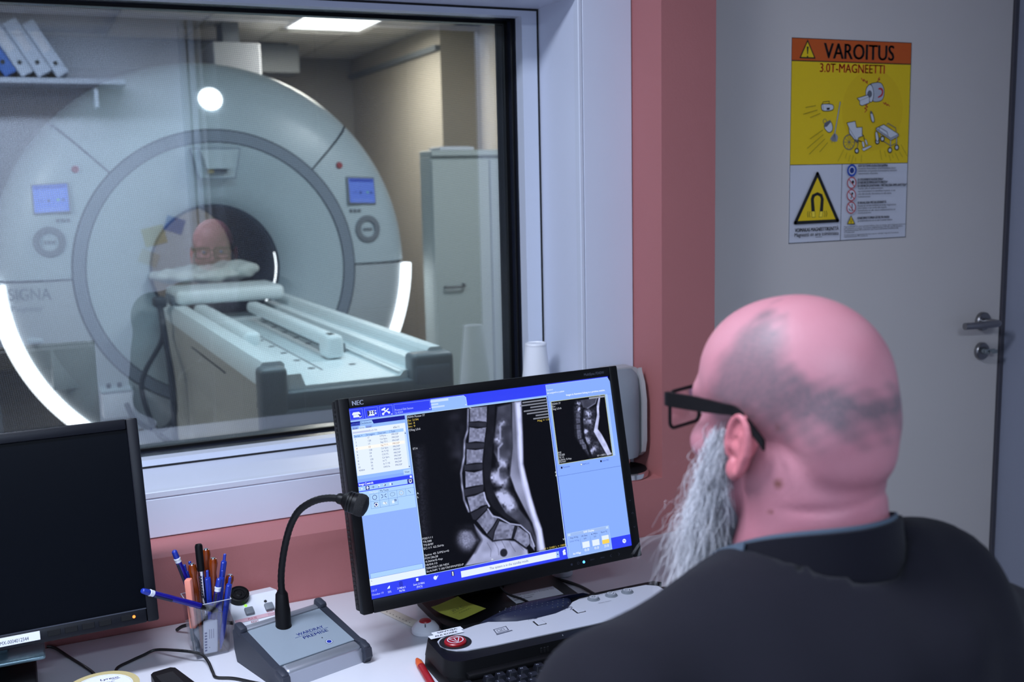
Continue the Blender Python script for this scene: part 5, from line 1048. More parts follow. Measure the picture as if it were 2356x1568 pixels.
P.disc(U(.228), Vv(.956), .0034, WH, 16); ul(.229, .966, .238, .948, .0012, WH); ur(.287, .297, .940, .966, S(20, 24, 70)); [ur(.2895, .2945, .943+.0075*k_, .949+.0075*k_, WH) for k_ in range(3)]; P.disc(U(.724), Vv(.952), .0022, WH, 12); ur(.717, .728, .960, .976, WH); P.disc(U(.720), Vv(.956), .002, WH, 10)
# spine picture and its overlays
ur(.1945, .7335, .0725, .9325, S(190, 220, 255)); grey_grid(P, spine_picture(), U(.197), U(.731), Vv(.93), Vv(.075))
YE = S(214, 190, 90); W8 = S(205, 210, 224)
ut('SIGNA Pioneer 3T', .198, .090, .011, W8, .262); [ut(t, .199, .108+.0165*k_, .011, YE, .199+.0048*len(t)) for k_, t in enumerate(('Ex: 2194', 'Se: 4', 'Im: 9'))]; ut('OSag L0.6', .199, .160, .011, W8, .240); ut('ET:4', .205, .262, .0105, W8, .221); ut('SL', .428, .083, .010, WH, .437)
for k_, n_ in enumerate((17, 19, 12, 17, 15, 9, 11)):      # anonymised patient lines: unreadable smears
    u_ = .731-.0056*n_
    while u_ < .726:
        w_ = random.uniform(.006, .022); ul(u_, .0885+.0165*k_, min(u_+w_, .729), .0885+.0165*k_, .0026, S(128, 132, 146)); u_ += w_+.004
ut('Mag = 1.0', .683, .207, .0105, YE, .729)
for k_, t in enumerate(('FSE/111', 'TR:588', 'TE:8/Ef', 'EC:1/1 62.5kHz', '', 'Spine 4S 5/PS/s=0', 'FOV:28x28', '4.0thk/0.4sp', '18/04:10', '320x256/1.00 NEX', 'St:A/NP/ T.00/TRF/PM/FSD:P')):
    if t: ut(t, .199, .745+.0175*k_, .0105, W8, .199+.0052*len(t))
ut('IR', .4385, .925, .010, WH, .446); ut('W = 2100 L = 1050', .640, .925, .0105, YE, .730); ut('P', .7265, .513, .011, WH); ut('R', .7265, .53, .011, WH); ut('A', .199, .50, .010, WH); ut('L', .199, .52, .010, WH); ut('VX', .722, .893, .010, WH)
# right column
P.poly([(U(.733), Vv(1)), (U(.733), Vv(.006)), (U(.990), Vv(.005)), (U(.996), Vv(.02)), (U(1), Vv(.03)), (U(1), Vv(1))], S(138, 176, 255)); P.line([(U(.733), Vv(.99)), (U(.733), Vv(.006)), (U(.990), Vv(.005)), (U(.996), Vv(.02))], .0005, HI); ul(.733, .07, .7345, .93, .0012, S(40, 60, 220))
ut('Session', .735, .040, .010, WH, .760); ut('not assigned to a patient', .735, .058, .010, WH, .805, bold=.0001); ut('Images in Autoview belong to a previous session.', .811, .083, .011, WH, .974, bold=.0002); ul(.735, .105, .999, .105, .0004, S(100, 140, 235))
ur(.7445, .9725, .103, .4665, S(200, 210, 170)); grey_grid(P, neck_picture(), U(.747), U(.970), Vv(.464), Vv(.106)); ur(.975, .981, .105, .465, S(170, 205, 255)); box_(.975, .981, .105, .465, .0004, HI)
[ut(t, .748, .124+.0145*k_, .0105, W8, .748+.0045*len(t)) for k_, t in enumerate(('SIGNA 3T', 'Ex:', 'Sag L0.6'))]; [ut(t, .748, .405+.014*k_, .0105, W8, .748+.0042*len(t)) for k_, t in enumerate(('FSE', 'TR:500', 'TE 12', '4.0thk 0.4sp'))]; ut('Pioneer', .748, .458, .011, W8, .775); ul(.905, .1145, .93, .1145, .003, S(150, 155, 170)); ul(.934, .1145, .966, .1145, .003, S(150, 155, 170)); ut('W = 2000 L = 1000', .905, .457, .0105, W8, .967)
for a, t, on_ in ((.751, 'Autoview', 1), (.832, 'ReportCursor', 0), (.915, 'Auto W/L', 1)):
    ur(a, a+.006, .481, .491, S(10, 12, 50) if on_ else WH); box_(a, a+.006, .481, .491, .0004, INK); ut(t, a+.009, .490, .0105, S(60, 84, 200), a+.037)
ul(.735, .532, 1, .532, .0005, S(70, 100, 200))
ur(.917, 1, .934, 1, DB); P.disc(U(.971), Vv(.966), .0040, WH, 20); P.line([(U(.967), Vv(.966)), (U(.970), Vv(.961)), (U(.9725), Vv(.97)), (U(.975), Vv(.964))], .0007, DB)
ur(.741, .914, .861, .997, S(150, 186, 255)); box_(.741, .914, .861, .997, .0005, HI); ur(.742, .913, .862, .878, S(160, 190, 245)); ut('SAR Display', .808, .875, .011, WH, .852, bold=.0002); ur(.744, .754, .864, .876, HI); ur(.902, .911, .864, .876, HI)
for a, c1, c2, c3 in ((.797, '10 Sec', '6.4', '0.0'), (.838, '6 Min', '3.2', '0.0'), (.879, 'Room *C', '', '21.8')):
    ut(c1, a, .895, .009, INK, a+.025); ul(a-.006, .902, a-.006, .962, .0004, S(90, 130, 220)); ur(a, a+.029, .925 if c2 else .912, .959, WH)
    if c2: ut(c2, a+.009, .911, .009, INK)
    else: ur(a, a+.029, .936, .959, S(250, 214, 90))
    ut(c3, a+.006, .979, .014, WH, a+.024, bold=.0002)
ut('Avg W/kg', .750, .893, .009, INK, .783); ut('Limit W/kg', .748, .912, .009, S(80, 110, 210), .785); ut('Act W/kgp', .754, .985, .011, WH, .786, bold=.0002)
P.build('screen_picture', 'scrvc', mo, MS @ T(0, 0, -.0003))

# ---------------------------------------------------------------- warning poster on the door
PX, PZ = 1.7225, 1.8668
po = thing('warning_poster', 'yellow and orange magnet warning poster stuck on the grey door', 'poster', (PX, YD, PZ))
MB().box(0, .3835, -.0012, -.0002, -.4935, 0).build('poster_sheet', 'paper', po, smooth=0)
mm = lambda k: [(x/1000, y/1000) for x, y in PO[k]]
BK, OR, YL, WP, RD, GY, GD, BL = S(14, 14, 16), S(200, 86, 22), S(232, 196, 16), S(206, 206, 216), S(190, 36, 40), S(206, 208, 216), S(96, 98, 108), S(20, 70, 170)
P = Print(.00003); P.rect(0, .3835, -.4935, 0, BK); e = .0016
P.rect(e, .3835-e, -.0525, -e, OR); ym = (PO['ymid'][0][1]+PO['ymid'][1][1])/2000; P.rect(e, .3835-e, ym+e/2, -.0535-e, YL)
xd = (PO['vdiv'][0][0]+PO['vdiv'][1][0])/2000; P.rect(e, xd-e/2, -.4935+e, ym-e/2, WP); P.rect(xd+e/2, .3835-e, -.4935+e, ym-e/2, WP)
P.poly(circ(.26, -.17, .10, 40), S(226, 188, 10)); 
t = mm('tri'); c_ = (sum(q[0] for q in t)/3, sum(q[1] for q in t)/3); P.poly([(c_[0]+(x-c_[0])*1.14, c_[1]+(y-c_[1])*1.14) for x, y in t], BK); P.poly([(c_[0]+(x-c_[0])*.90, c_[1]+(y-c_[1])*.90) for x, y in t], YL); P.poly([(c_[0]-.003, c_[1]+.013), (c_[0]+.003, c_[1]+.013), (c_[0]+.0012, c_[1]-.005), (c_[0]-.0012, c_[1]-.005)], BK); P.disc(c_[0], c_[1]-.0105, .0022, BK, 12)
v = mm('var'); P.text('VAROITUS', v[0][0], (v[0][1]+v[1][1])/2, v[2][1]-v[0][1]-.001, BK, v[1][0], bold=.0014); v = mm('mag'); P.text('3.0T-MAGNEETTI', v[0][0], (v[0][1]+v[1][1])/2, v[2][1]-v[0][1], S(214, 44, 30), v[1][0], bold=.0007)
ln = .0016
def chaik(q, n=2):
    for _ in range(n): q = [p for a, b in zip(q, q[1:]+q[:1]) for p in ((a[0]*.75+b[0]*.25, a[1]*.75+b[1]*.25), (a[0]*.25+b[0]*.75, a[1]*.25+b[1]*.75))]
    return q
ROUND = {'gantF', 'gantS', 'bore', 'can', 'rock', 'rock2', 'buck', 'leg1', 'leg2'}
def shp(k, fill, w_=ln, out=BK):
    q = mm(k); q = chaik(q) if k in ROUND else q; P.poly(q, fill); P.line(q, w_, out, True)
for k_ in ('z1', 'z2', 'z3', 'z4'): P.line(mm(k_), .0022, RD)
shp('gantS', S(176, 180, 192)); shp('gantF', GY); shp('bore', GD, .0007); P.poly(chaik(mm('redm'), 1), RD); shp('bed', GY); P.line(mm('bedt'), .0007, BK, True)
q = mm('mop'); P.line(q, .0036, BK); P.line(q, .002, GY); q = mm('moph'); P.poly(q, S(150, 150, 160))
for i in range(7): P.line([(q[0][0]+.004, q[0][1]), (q[5][0]+.003*i, q[5][1]-.004-.003*(i % 3))], .0009, GD)
q = mm('buckr'); P.ring(q[1][0], q[1][1]+.004, .006, .0012, GD, 14); shp('buck', GY); P.poly(mm('buckr'), GD); shp('canh', YL); shp('can', GY); P.poly(mm('canb'), BK); P.line([mm('can')[1], mm('can')[6]], .0009, BK)
q = mm('wheel'); rw = q[1][0]-q[0][0]; P.ring(q[0][0], q[0][1], rw*1.12, .0022, GD, 28)
for i in range(10): a = PI*i/5; P.line([q[0], (q[0][0]+rw*math.cos(a), q[0][1]+rw*math.sin(a))], .0008, GD)
shp('wch', GY); P.line([mm('wch')[8], mm('wch')[7], mm('wch')[10]], .0008, BK); w_ = mm('wch'); c_ = mm('cast')[0]; P.line([w_[6], (c_[0]+.004, c_[1]+.02), c_], .0018, GD); P.line([w_[8], mm('leg1')[0]], .0018, BK); P.line([w_[5], mm('leg2')[0]], .0018, BK); P.line([w_[9], (c_[0], c_[1]+.02)], .0016, GD); q = mm('cast'); P.disc(*q[0], .0072, BK); P.disc(*q[0], .0042, GY); shp('leg1', GY, .0009); shp('leg2', GY, .0009); shp('foot', GY, .0009)
q = mm('legs')
for a, b in ((2, 3), (4, 5), (6, 7)): P.line([q[a], q[b]], .003, BK); P.line([q[a], q[b]], .0016, GY)
P.line(mm('bars'), .0016, GD); q = mm('ws')
for c in q: P.disc(*c, .0074, BK, 18); P.disc(*c, .0046, GY, 16)
shp('strT', GY); P.poly(mm('strF'), S(160, 162, 174)); P.line(mm('strF'), .0009, BK, True); P.line(mm('rail'), .0018, GD); P.line(mm('rail2'), .0018, GD); shp('rock2', GY); shp('rock', GY); P.poly(mm('rock')[:2]+[mm('rock')[5]], GD)
q = mm('ml')
for i in range(0, len(q), 2): P.line([q[i], q[i+1]], .0013 if i < 14 else .0008, S(110, 92, 10))
t = mm('btri'); c_ = (sum(q[0] for q in t)/3, sum(q[1] for q in t)/3); P.poly([(c_[0]+(x-c_[0])*1.02, c_[1]+(y-c_[1])*1.02) for x, y in t], BK); P.line(t, .008, BK, True); P.poly(mm('btri2'), YL)
q = mm('mag_out'); n_ = len(q)//2; P.up(); o_, i_ = q[1:8], q[8:]+[q[0]]; i_ = i_[::-1]
for a in range(6): P.poly([o_[a], o_[a+1], i_[a+1], i_[a]], BK, False)
for k_ in ('poleL', 'poleR'): P.poly(mm(k_), S(248, 218, 60)); P.line(mm(k_), .0009, BK, True)
for k_ in ('wl', 'wl2', 'wr', 'wr2'): P.line(mm(k_), .0014, BK)
v = mm('t1'); P.text('VOIMAKAS MAGNEETTIKENTT\u00c4', v[0][0], (v[0][1]+v[1][1])/2, v[2][1]-v[0][1], BK, v[1][0], bold=.0003); v = mm('t2'); yb_ = (v[0][1]+v[1][1])/2; P.text('Magneetti on aina toiminnassa', v[0][0], yb_, v[2][1]-v[0][1], BK, v[1][0], bold=.0001); P.line([(v[0][0]+.066, yb_-.0035), (v[0][0]+.086, yb_-.0035)], .0008, BK)
q = mm('c1'); r_ = abs(q[1][0]-q[0][0]); P.disc(*q[0], r_*1.08, BL, 28); P.ring(q[0][0], q[0][1], r_*.72, .0028, WP, 24); P.disc(q[0][0], q[0][1]-.001, r_*.46, S(12, 44, 120), 18)
for k_ in ('c2', 'c3', 'c4'):
    q = mm(k_); x, y = q[0]; r_ = abs(q[1][0]-x); P.disc(x, y, r_, WP, 24)
    if k_ == 'c2': P.disc(x+.004, y+.002, .004, BK, 14); P.poly([(x, y+.001), (x+.008, y+.002), (x+.003, y-.006)], BK); P.line([(x-.007, y+.003), (x-.003, y-.003)], .0008, BK)
    elif k_ == 'c3': P.disc(x+.003, y+.004, .0032, BK, 12); P.line([(x+.003, y+.003), (x-.001, y-.008)], .0026, BK)
    else: P.line([(x+.003, y+.009), (x+.003, y-.009)], .0024, BK); P.line([(x-.007, y-.003), (x-.002, y-.008)], .0022, BK)
    P.ring(x, y, r_*1.05, .0024, RD, 26); P.line([(x-r_*.66, y+r_*.66), (x+r_*.66, y-r_*.66)], .0022, RD)
t = mm('c5'); P.poly(t, BK); c_ = (sum(q[0] for q in t)/3, sum(q[1] for q in t)/3); P.poly([(c_[0]+(x-c_[0])*.78, c_[1]+(y-c_[1])*.78) for x, y in t], YL); P.line([(c_[0], c_[1]-.007), (c_[0], c_[1]+.001)], .0014, BK); P.ring(c_[0], c_[1]+.002, .004, .0008, BK, 14)
TX = ['K\u00c4YTETT\u00c4V\u00c4 KUULOSUOJAIMIA', 'Kuvauksen aikana kaikkien tutkimushuoneessa olevien', 'henkil\u00f6iden on k\u00e4ytett\u00e4v\u00e4 kuulosuojaimia melutason', 'laskemiseksi alhaiseksi.', 'EI SYD\u00c4MENTAHDISTIMIA*', 'EI NEUROSTIMULAATTOREITA*', 'EI S\u00c4HK\u00d6\u00c4 JOHTAVIA / METALLISIA IMPLANTTEJA*', 'Henkil\u00f6, jolla on syd\u00e4mentahdistin,', 'neurostimulaattori tai metallinen implantti, ei saa', 'tulla t\u00e4lle alueelle. Seurauksena voi olla vakava', 'loukkaantuminen.', 'EI IRRALLISIA METALLIESINEIT\u00c4', 'Rautaa tai ter\u00e4st\u00e4 sis\u00e4lt\u00e4vi\u00e4 tai muita magneettisia', 'materiaaleja ei saa tuoda t\u00e4lle alueelle.', 'Seurauksena voi olla vakava loukkaantuminen tai', 'omaisuusvahinko.', 'IONISOIMATTOMAN S\u00c4TEILYN VAARA', 'Ja tutkimushuone on ei-tule huoneen aikana', 'Magneettikuvaus on osassa sairaalaa kielletty, jotka on mainittu t\u00e4ss\u00e4 julisteessa tarkemmin', 'tai implantista on ominut. Tarvittaessa magneettikuvaus MR Safe- tai MR-ehdollinen', 'magneettikuvauksissa MR Conditional -laite muissa tutkimuksissa henkil\u00f6kunnalla', 'turvallisuuden', 'Varoitus: t\u00e4m\u00e4 on magneettikent\u00e4n alue, jossa on voimakas magneetti kuvauksessa', 'magneettikuvauksen MR Conditional']
q = mm('tx')
for i, s_ in enumerate(TX):
    a, b = q[2*i], q[2*i+1]; up_ = s_[:6].isupper() and i < 18; P.text(s_, a[0], (a[1]+b[1])/2, .0058 if up_ else .0046 if i < 18 else .0038, S(30, 32, 44), b[0], bold=.0003 if up_ else 0)
P.build('poster_print', 'inkvc', po, T(0, -.0012, 0) @ RX(PI/2))
# ================================================================ THE MAN AT THE DESK
HP = Vector((.647, .776, 1.305)); HS = .925; HYAW = R(12)
man = thing('person', 'bald bearded man in dark glasses and a dark tunic, seen from behind', 'person', (HP.x, HP.y, 0))
HZ = HP.z
MH = T(0, 0, HZ) @ RZ(HYAW) @ Matrix.Scale(HS, 4)                      # head space -> man space
def head_sdf(P):
    d = sd_ell(P, (0, -.006, .050), (.0775, .0985, .0865))
    d = smin(d, sd_ell(P, (0, .042, .052), (.066, .054, .06)), .03)              # forehead
    d = smin(d, sd_ell(P, (0, -.066, .004), (.062, .036, .045)), .03)            # occiput
    d = smin(d, sd_ell(P, (0, .034, -.045), (.061, .064, .066)), .035)           # lower face
    d = smin(d, sd_ell(P, (0, .074, -.086), (.030, .028, .024)), .03)            # chin
    for s in (-1, 1): d = smin(d, sd_ell(P, (s*.042, .068, -.018), (.026, .026, .022)), .02)  # cheeks
    d = smin(d, sd_cap(P, (-.046, .082, .032), (.046, .082, .032), .010), .018)  # brow
    d = smin(d, sd_cap(P, (0, .092, .022), (0, .114, -.014), .008, .0125), .012) # nose
    for s in (-1, 1): d = smin(d, sd_cap(P, (s*.006, .106, -.018), (s*.013, .102, -.019), .008), .008)
    for s in (-1, 1): d = smax(d, -sd_ell(P, (s*.032, .102, .012), (.019, .013, .012)), .012)  # eye hollows
    for s in (-1, 1): d = smin(d, sd_ell(P, (s*.032, .082, .012), (.0125, .0125, .0115)), .003)  # eyeballs
    d = smin(d, sd_ell(P, (0, .093, -.052), (.024, .012, .010)), .012); d = smax(d, -sd_cap(P, (-.022, .106, -.052), (.022, .106, -.052), .0022), .004)
    nk = smin(sd_cap(P, (0, -.022, -.04), (0, -.034, -.15), .071, .072), sd_cap(P, (0, -.01, -.16), (0, -.03, -.26), .072, .08), .04)
    d = smin(d, sd_ell(P, (0, -.062, -.022), (.056, .040, .032)), .014)          # nape roll
    d = smin(d, nk, .006)
    for s in (-1, 1): d = smin(d, sd_cap(P, (s*.03, -.02, -.245), (s*.13, -.04, -.30), .06, .05), .04)
    d = d+.0025*np.exp(-((P[..., 2]+.052+.12*np.abs(P[..., 0]-.01))/.004)**2)*np.clip((-.03-P[..., 1])/.03, 0, 1)
    return smax(d, -(P[..., 2]+.33), .01)
V1, Q1 = surface_nets(head_sdf, (-.2, -.17, -.345), (.2, .15, .16), .0036)
# ears
def ear_sdf(P):          # x outwards, y forward, z up, in ear space
    t = np.linspace(-.35*PI, 1.12*PI, 15); hx = [(-.0165*np.cos(a)*(1.0 if np.sin(a) > -.2 else .8), .032*np.sin(a)) for a in t]
    d = np.full(P.shape[:-1], 9.)
    for (a, b), (c, e) in zip(hx[:-1], hx[1:]): d = np.minimum(d, sd_cap(P, (.010, a, b), (.010, c, e), .0042))
    pl = sd_ell(P, (.006, -.001, .0), (.0055, .0165, .030)); d = smin(d, pl, .004)
    d = smin(d, sd_ell(P, (.007, .006, -.029), (.006, .0105, .0115)), .006)                       # lobe
    d = smin(d, sd_cap(P, (.008, -.006, -.012), (.009, -.007, .012), .0042), .004)                # antihelix
    d = smax(d, -sd_ell(P, (.013, .003, -.004), (.011, .0095, .014)), .002)                       # concha
    d = smin(d, sd_ell(P, (.008, .0135, -.004), (.0055, .004, .007)), .003)                       # tragus
    return smin(d, sd_cap(P, (-.006, .004, .008), (.002, 0, -.004), .011), .006)
VE, QE = surface_nets(ear_sdf, (-.022, -.03, -.046), (.022, .03, .044), .0017)
parts = [(V1, Q1)]
for s in (-1, 1):
    a = R(16); X = VE.copy(); x, y = X[:, 0]*math.cos(a)-X[:, 1]*math.sin(a), X[:, 0]*math.sin(a)+X[:, 1]*math.cos(a)
    y2, z2 = y*math.cos(R(8))+X[:, 2]*math.sin(R(8))*-1, X[:, 2]*math.cos(R(8))+y*math.sin(R(8))
    E_ = np.stack([s*(x+.0735), y2-.001, z2*.95-.005], 1); parts.append((E_, QE if s > 0 else QE[:, ::-1]))
toM = lambda A: np.array([tuple(MH @ Vector(q)) for q in A])
parts = [(toM(a), q) for a, q in parts]
nH = sum(len(a) for a, q in parts); headloc = np.concatenate([V1]+[np.full((len(VE), 3), 9.)]*2)
# torso, arms, hands, legs (man space, z from the floor)
SHL, SHR = np.array((-.205, -.055, 1.085)), np.array((.21, -.05, 1.04))
ELL_, ELR = np.array((-.27, .07, .80)), np.array((.29, .08, .79))
WRL, WRR = np.array((-.12, .22, .665)), np.array((.13, .22, .665))
def arm(P, d, sh, el, wr, k=0.):
    d = smin(d, sd_cap(P, sh, el, .062+k, .05+k), .04); return smin(d, sd_cap(P, el, wr, .046+k, .03+k), .03)
def body_sdf(P):
    d = sd_ell(P, (.0, -.02, .90), (.20, .135, .26)); d = smin(d, sd_ell(P, (.0, .03, .72), (.21, .17, .20)), .08)
    d = smin(d, sd_cap(P, SHL+(.04, 0, .0), SHR-(.04, 0, 0), .07), .06); d = smin(d, sd_cap(P, (0, -.02, 1.0), (.0, -.02, 1.13), .055), .05)
    d = arm(P, d, SHL, ELL_, WRL); d = arm(P, d, SHR, ELR, WRR)
    for s in (-1, 1):
        d = smin(d, sd_cap(P, (s*.10, .02, .56), (s*.15, .46, .53), .095, .075), .05); d = smin(d, sd_cap(P, (s*.15, .46, .53), (s*.15, .44, .10), .066, .045), .04); d = smin(d, sd_cap(P, (s*.15, .42, .05), (s*.16, .60, .045), .042, .04), .03)
    return d
V2, Q2 = surface_nets(body_sdf, (-.42, -.26, -.01), (.42, .70, 1.24), .014)
parts.append((V2, Q2))
def hand(wr, s):
    w0 = wr-np.array((0, .03, 0)); c = wr+np.array((0, .05, .004))
    def f(P):
        d = smin(sd_ell(P, c, (.04, .048, .015)), sd_cap(P, w0, wr, .027, .025), .02)
        for i, (dx, L) in enumerate(((-.029, .066), (-.010, .076), (.010, .072), (.028, .056))):
            a = c+(dx, .038, .002); m_ = a+(dx*.15, L*.48, .010); e = m_+(0, L*.5, -.020); d = smin(d, sd_cap(P, a, m_, .0092, .0085), .006); d = smin(d, sd_cap(P, m_, e, .0085, .0072), .003)
        a = c+(-s*.032, -.018, 0); m_ = a+(-s*.024, .028, .0); e = m_+(-s*.006, .028, -.004); d = smin(d, sd_cap(P, a, m_, .0115, .010), .008); return smin(d, sd_cap(P, m_, e, .010, .008), .003)
    return surface_nets(f, c-(.085, .12, .04), c+(.085, .14, .05), .0045)
parts.append(hand(WRL, -1)); parts.append(hand(WRR, 1))
off = 0; VV = []; QQ = []
for a, q in parts: VV.append(a); QQ.append(q+off); off += len(a)
VV = np.concatenate(VV); QQ = np.concatenate(QQ)
me = np_mesh('body', VV, QQ)
# skin colour with shaved-hair shadow, moles, darker redder lower head and neck; head-space masks
L = np.full((len(VV), 3), 9.); L[:len(headloc)] = headloc
az = np.degrees(np.arctan2(np.abs(L[:, 0]), -L[:, 1]))      # 0 at the back, 90 at the side
MASK = [(-20, .056), (9, .053), (21, .055), (35, .061), (46, .066), (60, .082), (62, .10), (65, .114), (80, .122), (104, .121), (110, .092), (119, .055), (127, .026), (124, -.01), (100, -.005), (71, .006), (45, .004), (19, .002), (-20, .002)]
nz_ = .004*np.sin(L[:, 0]*190+L[:, 2]*160)+.004*np.sin(L[:, 1]*230-L[:, 2]*120)+.003*np.sin(L[:, 2]*400+L[:, 1]*300)
m_ = raster_poly(az*.0014, L[:, 2]+nz_, [(q[0]*.0014, q[1]) for q in MASK], .011); m_ *= np.clip((L[:, 2]+nz_-.0)/.035, 0, 1); m_[L[:, 0] > 5] = 0
sk = np.tile(np.array(S(186, 126, 136)), (len(VV), 1)); stub = np.array(S(100, 88, 94))
lower_tone = np.clip((L[:, 2]*-1-.01)/.06, 0, 1)*(L[:, 0] < 5); sk = sk*(1-.35*lower_tone[:, None])+np.array(S(160, 90, 106))*.35*lower_tone[:, None]  # darker, redder tone towards the lower head and neck
crown = np.clip((L[:, 2]-.05)/.08, 0, 1)*(L[:, 0] < 5); sk = sk*(1-.4*crown[:, None])+np.array(S(190, 128, 138))*.4*crown[:, None]
speck = np.random.default_rng(3).random(len(VV)); blot = (np.sin(VV[:, 0]*95+2*np.sin(VV[:, 2]*60))*np.sin(VV[:, 2]*110+VV[:, 1]*70)+np.sin(VV[:, 1]*140+VV[:, 2]*50))*.25+.5; sk *= (1-np.array((.04, .12, .10))*blot[:, None])
mm_ = (.74+.12*np.clip(-L[:, 1]/.09, -1, 1))*m_*(.9+.2*speck); cl_ = sk*(1-mm_[:, None])+stub*mm_[:, None]
for c, r_ in (((-.0705, -.037, -.037), .0052), ((-.071, -.036, .018), .003), ((-.070, -.030, -.066), .003)):
    dd = np.sqrt(((L-np.array(c))**2).sum(1)); k = np.clip(1.3-dd/r_, 0, 1)[:, None]; cl_ = cl_*(1-k)+np.array(S(110, 60, 44))*k
nE = len(V1); cl_[nE:nE+2*len(VE)] = S(196, 112, 120)
cl_[nE+2*len(VE):nE+2*len(VE)+len(V2)][V2[:, 2] < 1.1] = S(20, 19, 28)
set_vcol(me, cl_)
skm = vcol_mat('skin', 0, .52, .5); nt = skm.node_tree; b_ = nt.nodes['Principled BSDF']; b_.inputs['Subsurface Weight'].default_value = 0.0; b_.inputs['Subsurface Radius'].default_value = (.010, .004, .002); b_.inputs['Subsurface Scale'].default_value = 1
n1 = nt.nodes.new('ShaderNodeTexNoise'); n1.inputs['Scale'].default_value = 260; n1.inputs['Detail'].default_value = 3; tcx = nt.nodes.new('ShaderNodeTexCoord'); nt.links.new(tcx.outputs['Object'], n1.inputs['Vector']); bp = nt.nodes.new('ShaderNodeBump'); bp.inputs['Strength'].default_value = .12; bp.inputs['Distance'].default_value = .002; nt.links.new(n1.outputs['Fac'], bp.inputs['Height']); nt.links.new(bp.outputs['Normal'], b_.inputs['Normal'])
me.materials.append(skm); link('body', me, man)
# eyes
MT['ivorydim'] = mat('eye_white', S(150, 130, 126), .4)
for s in (-1, 1):
    e_ = MB().ell((s*.032, .0835, .012), (.0118, .0118, .0112), 16, 10, MH).build('eye', 'ivorydim', man); MB().lathe([(.0001, .0005), (.005, .0)], 14, MH @ T(s*.032, .0955, .012) @ RX(-PI/2)).build('iris', 'binderblue', e_)
# tunic
def tunic_sdf(P):
    d = sd_ell(P, (.0, -.025, .90), (.235, .165, .30)); d = smin(d, sd_ell(P, (.0, .035, .70), (.245, .205, .25)), .08)
    d = smin(d, sd_cap(P, SHL, SHR, .078, .078), .07); d = smin(d, sd_cap(P, (-.06, -.07, 1.09), (.10, -.07, 1.09), .085), .05)
    d = smin(d, sd_ell(P, (.098, -.06, 1.165), (.078, .058, .052)), .04); d = smin(d, sd_ell(P, (.0, -.062, 1.115), (.15, .082, .09)), .03); d = smin(d, sd_cap(P, (-.05, -.04, 1.15), (-.20, -.05, 1.10), .065), .03)
    d = smin(d, sd_ell(P, (.0, -.11, 1.0), (.19, .09, .15)), .07)
    d = smin(d, sd_cap(P, SHL, SHL*.25+ELL_*.75, .083, .075), .035); d = smin(d, sd_cap(P, SHR, SHR*.25+ELR*.75, .083, .075), .035)
    x, y, z = P[..., 0], P[..., 1], P[..., 2]
    d = d+.005*np.sin(x*30+z*38+6*np.sin(z*9))*np.exp(-((x+.20)/.13)**2)+.004*np.sin(z*46-x*14+y*20)*np.exp(-((x-.10)/.14)**2)+.0016*np.sin(x*70-z*50+y*30)
    d = smax(d, .008-np.abs(d)-.004, .001) if False else d
    hole = sd_cap(P, (0.004, -.034, 1.0), (0.004, -.030, 1.35), .075, .075)
    d = smax(d, -np.maximum(hole, (1.172-z)), .006)          # neck opening
    cut = sd_cap(P, SHL*.25+ELL_*.75+(ELL_-SHL)*.12, ELL_+(ELL_-SHL)*.6, .10); cut2 = sd_cap(P, SHR*.25+ELR*.75+(ELR-SHR)*.12, ELR+(ELR-SHR)*.6, .10)
    return smax(smax(d, .47-z, .01), -np.minimum(cut, cut2)*0-1, .001)
V, Q = surface_nets(tunic_sdf, (-.44, -.30, .45), (.44, .32, 1.26), .009); tm = np_mesh('tunic', V, Q); tm.materials.append(MT['cloth']); tu = link('tunic', tm, man)
# stand-up collar, blue-grey inside, lower and open at the front
def collar(name, m, r_off, z_off, th, a0, a1, hgt, par):
    n = 60; vs = []; fs = []
    for i in range(n+1):
        a = R(a0+(a1-a0)*i/n); f = (1-math.cos(a))/2          # a=0 at the nape, 180 at the throat
        rx, ry = .075+r_off+.006*f, .067+r_off+.018*f
        x, y = rx*math.sin(a)+.004, -.031-ry*math.cos(a)+.028*f; zt = 1.236-.02*f-.07*f*f+z_off; zb = zt-hgt*(1+.4*f); fl = .010*f
        vs += [(x*(1+fl), y, zt), (x*(1.10+fl), y-.006*math.cos(a), zb), (x*(1.10+fl)+th*math.sin(a), y-.006*math.cos(a)-th*math.cos(a), zb), (x*(1+fl)+th*math.sin(a), y-th*math.cos(a), zt)]
    for i in range(n):
        for k in range(4): fs.append((i*4+k, (i+1)*4+k, (i+1)*4+(k+1) % 4, i*4+(k+1) % 4))
    fs += [(0, 1, 2, 3), (n*4+3, n*4+2, n*4+1, n*4)]
    return MB().add(vs, fs).build(name, m, par, smooth=60)
collar('collar_lining', 'collar', -.003, .003, .002, -168, 168, .034, tu); collar('collar', 'cloth', .0, .0, .0035, -150, 150, .05, tu); collar('collar_facing', 'collar', .0042, .002, .002, -165, -82, .030, tu)
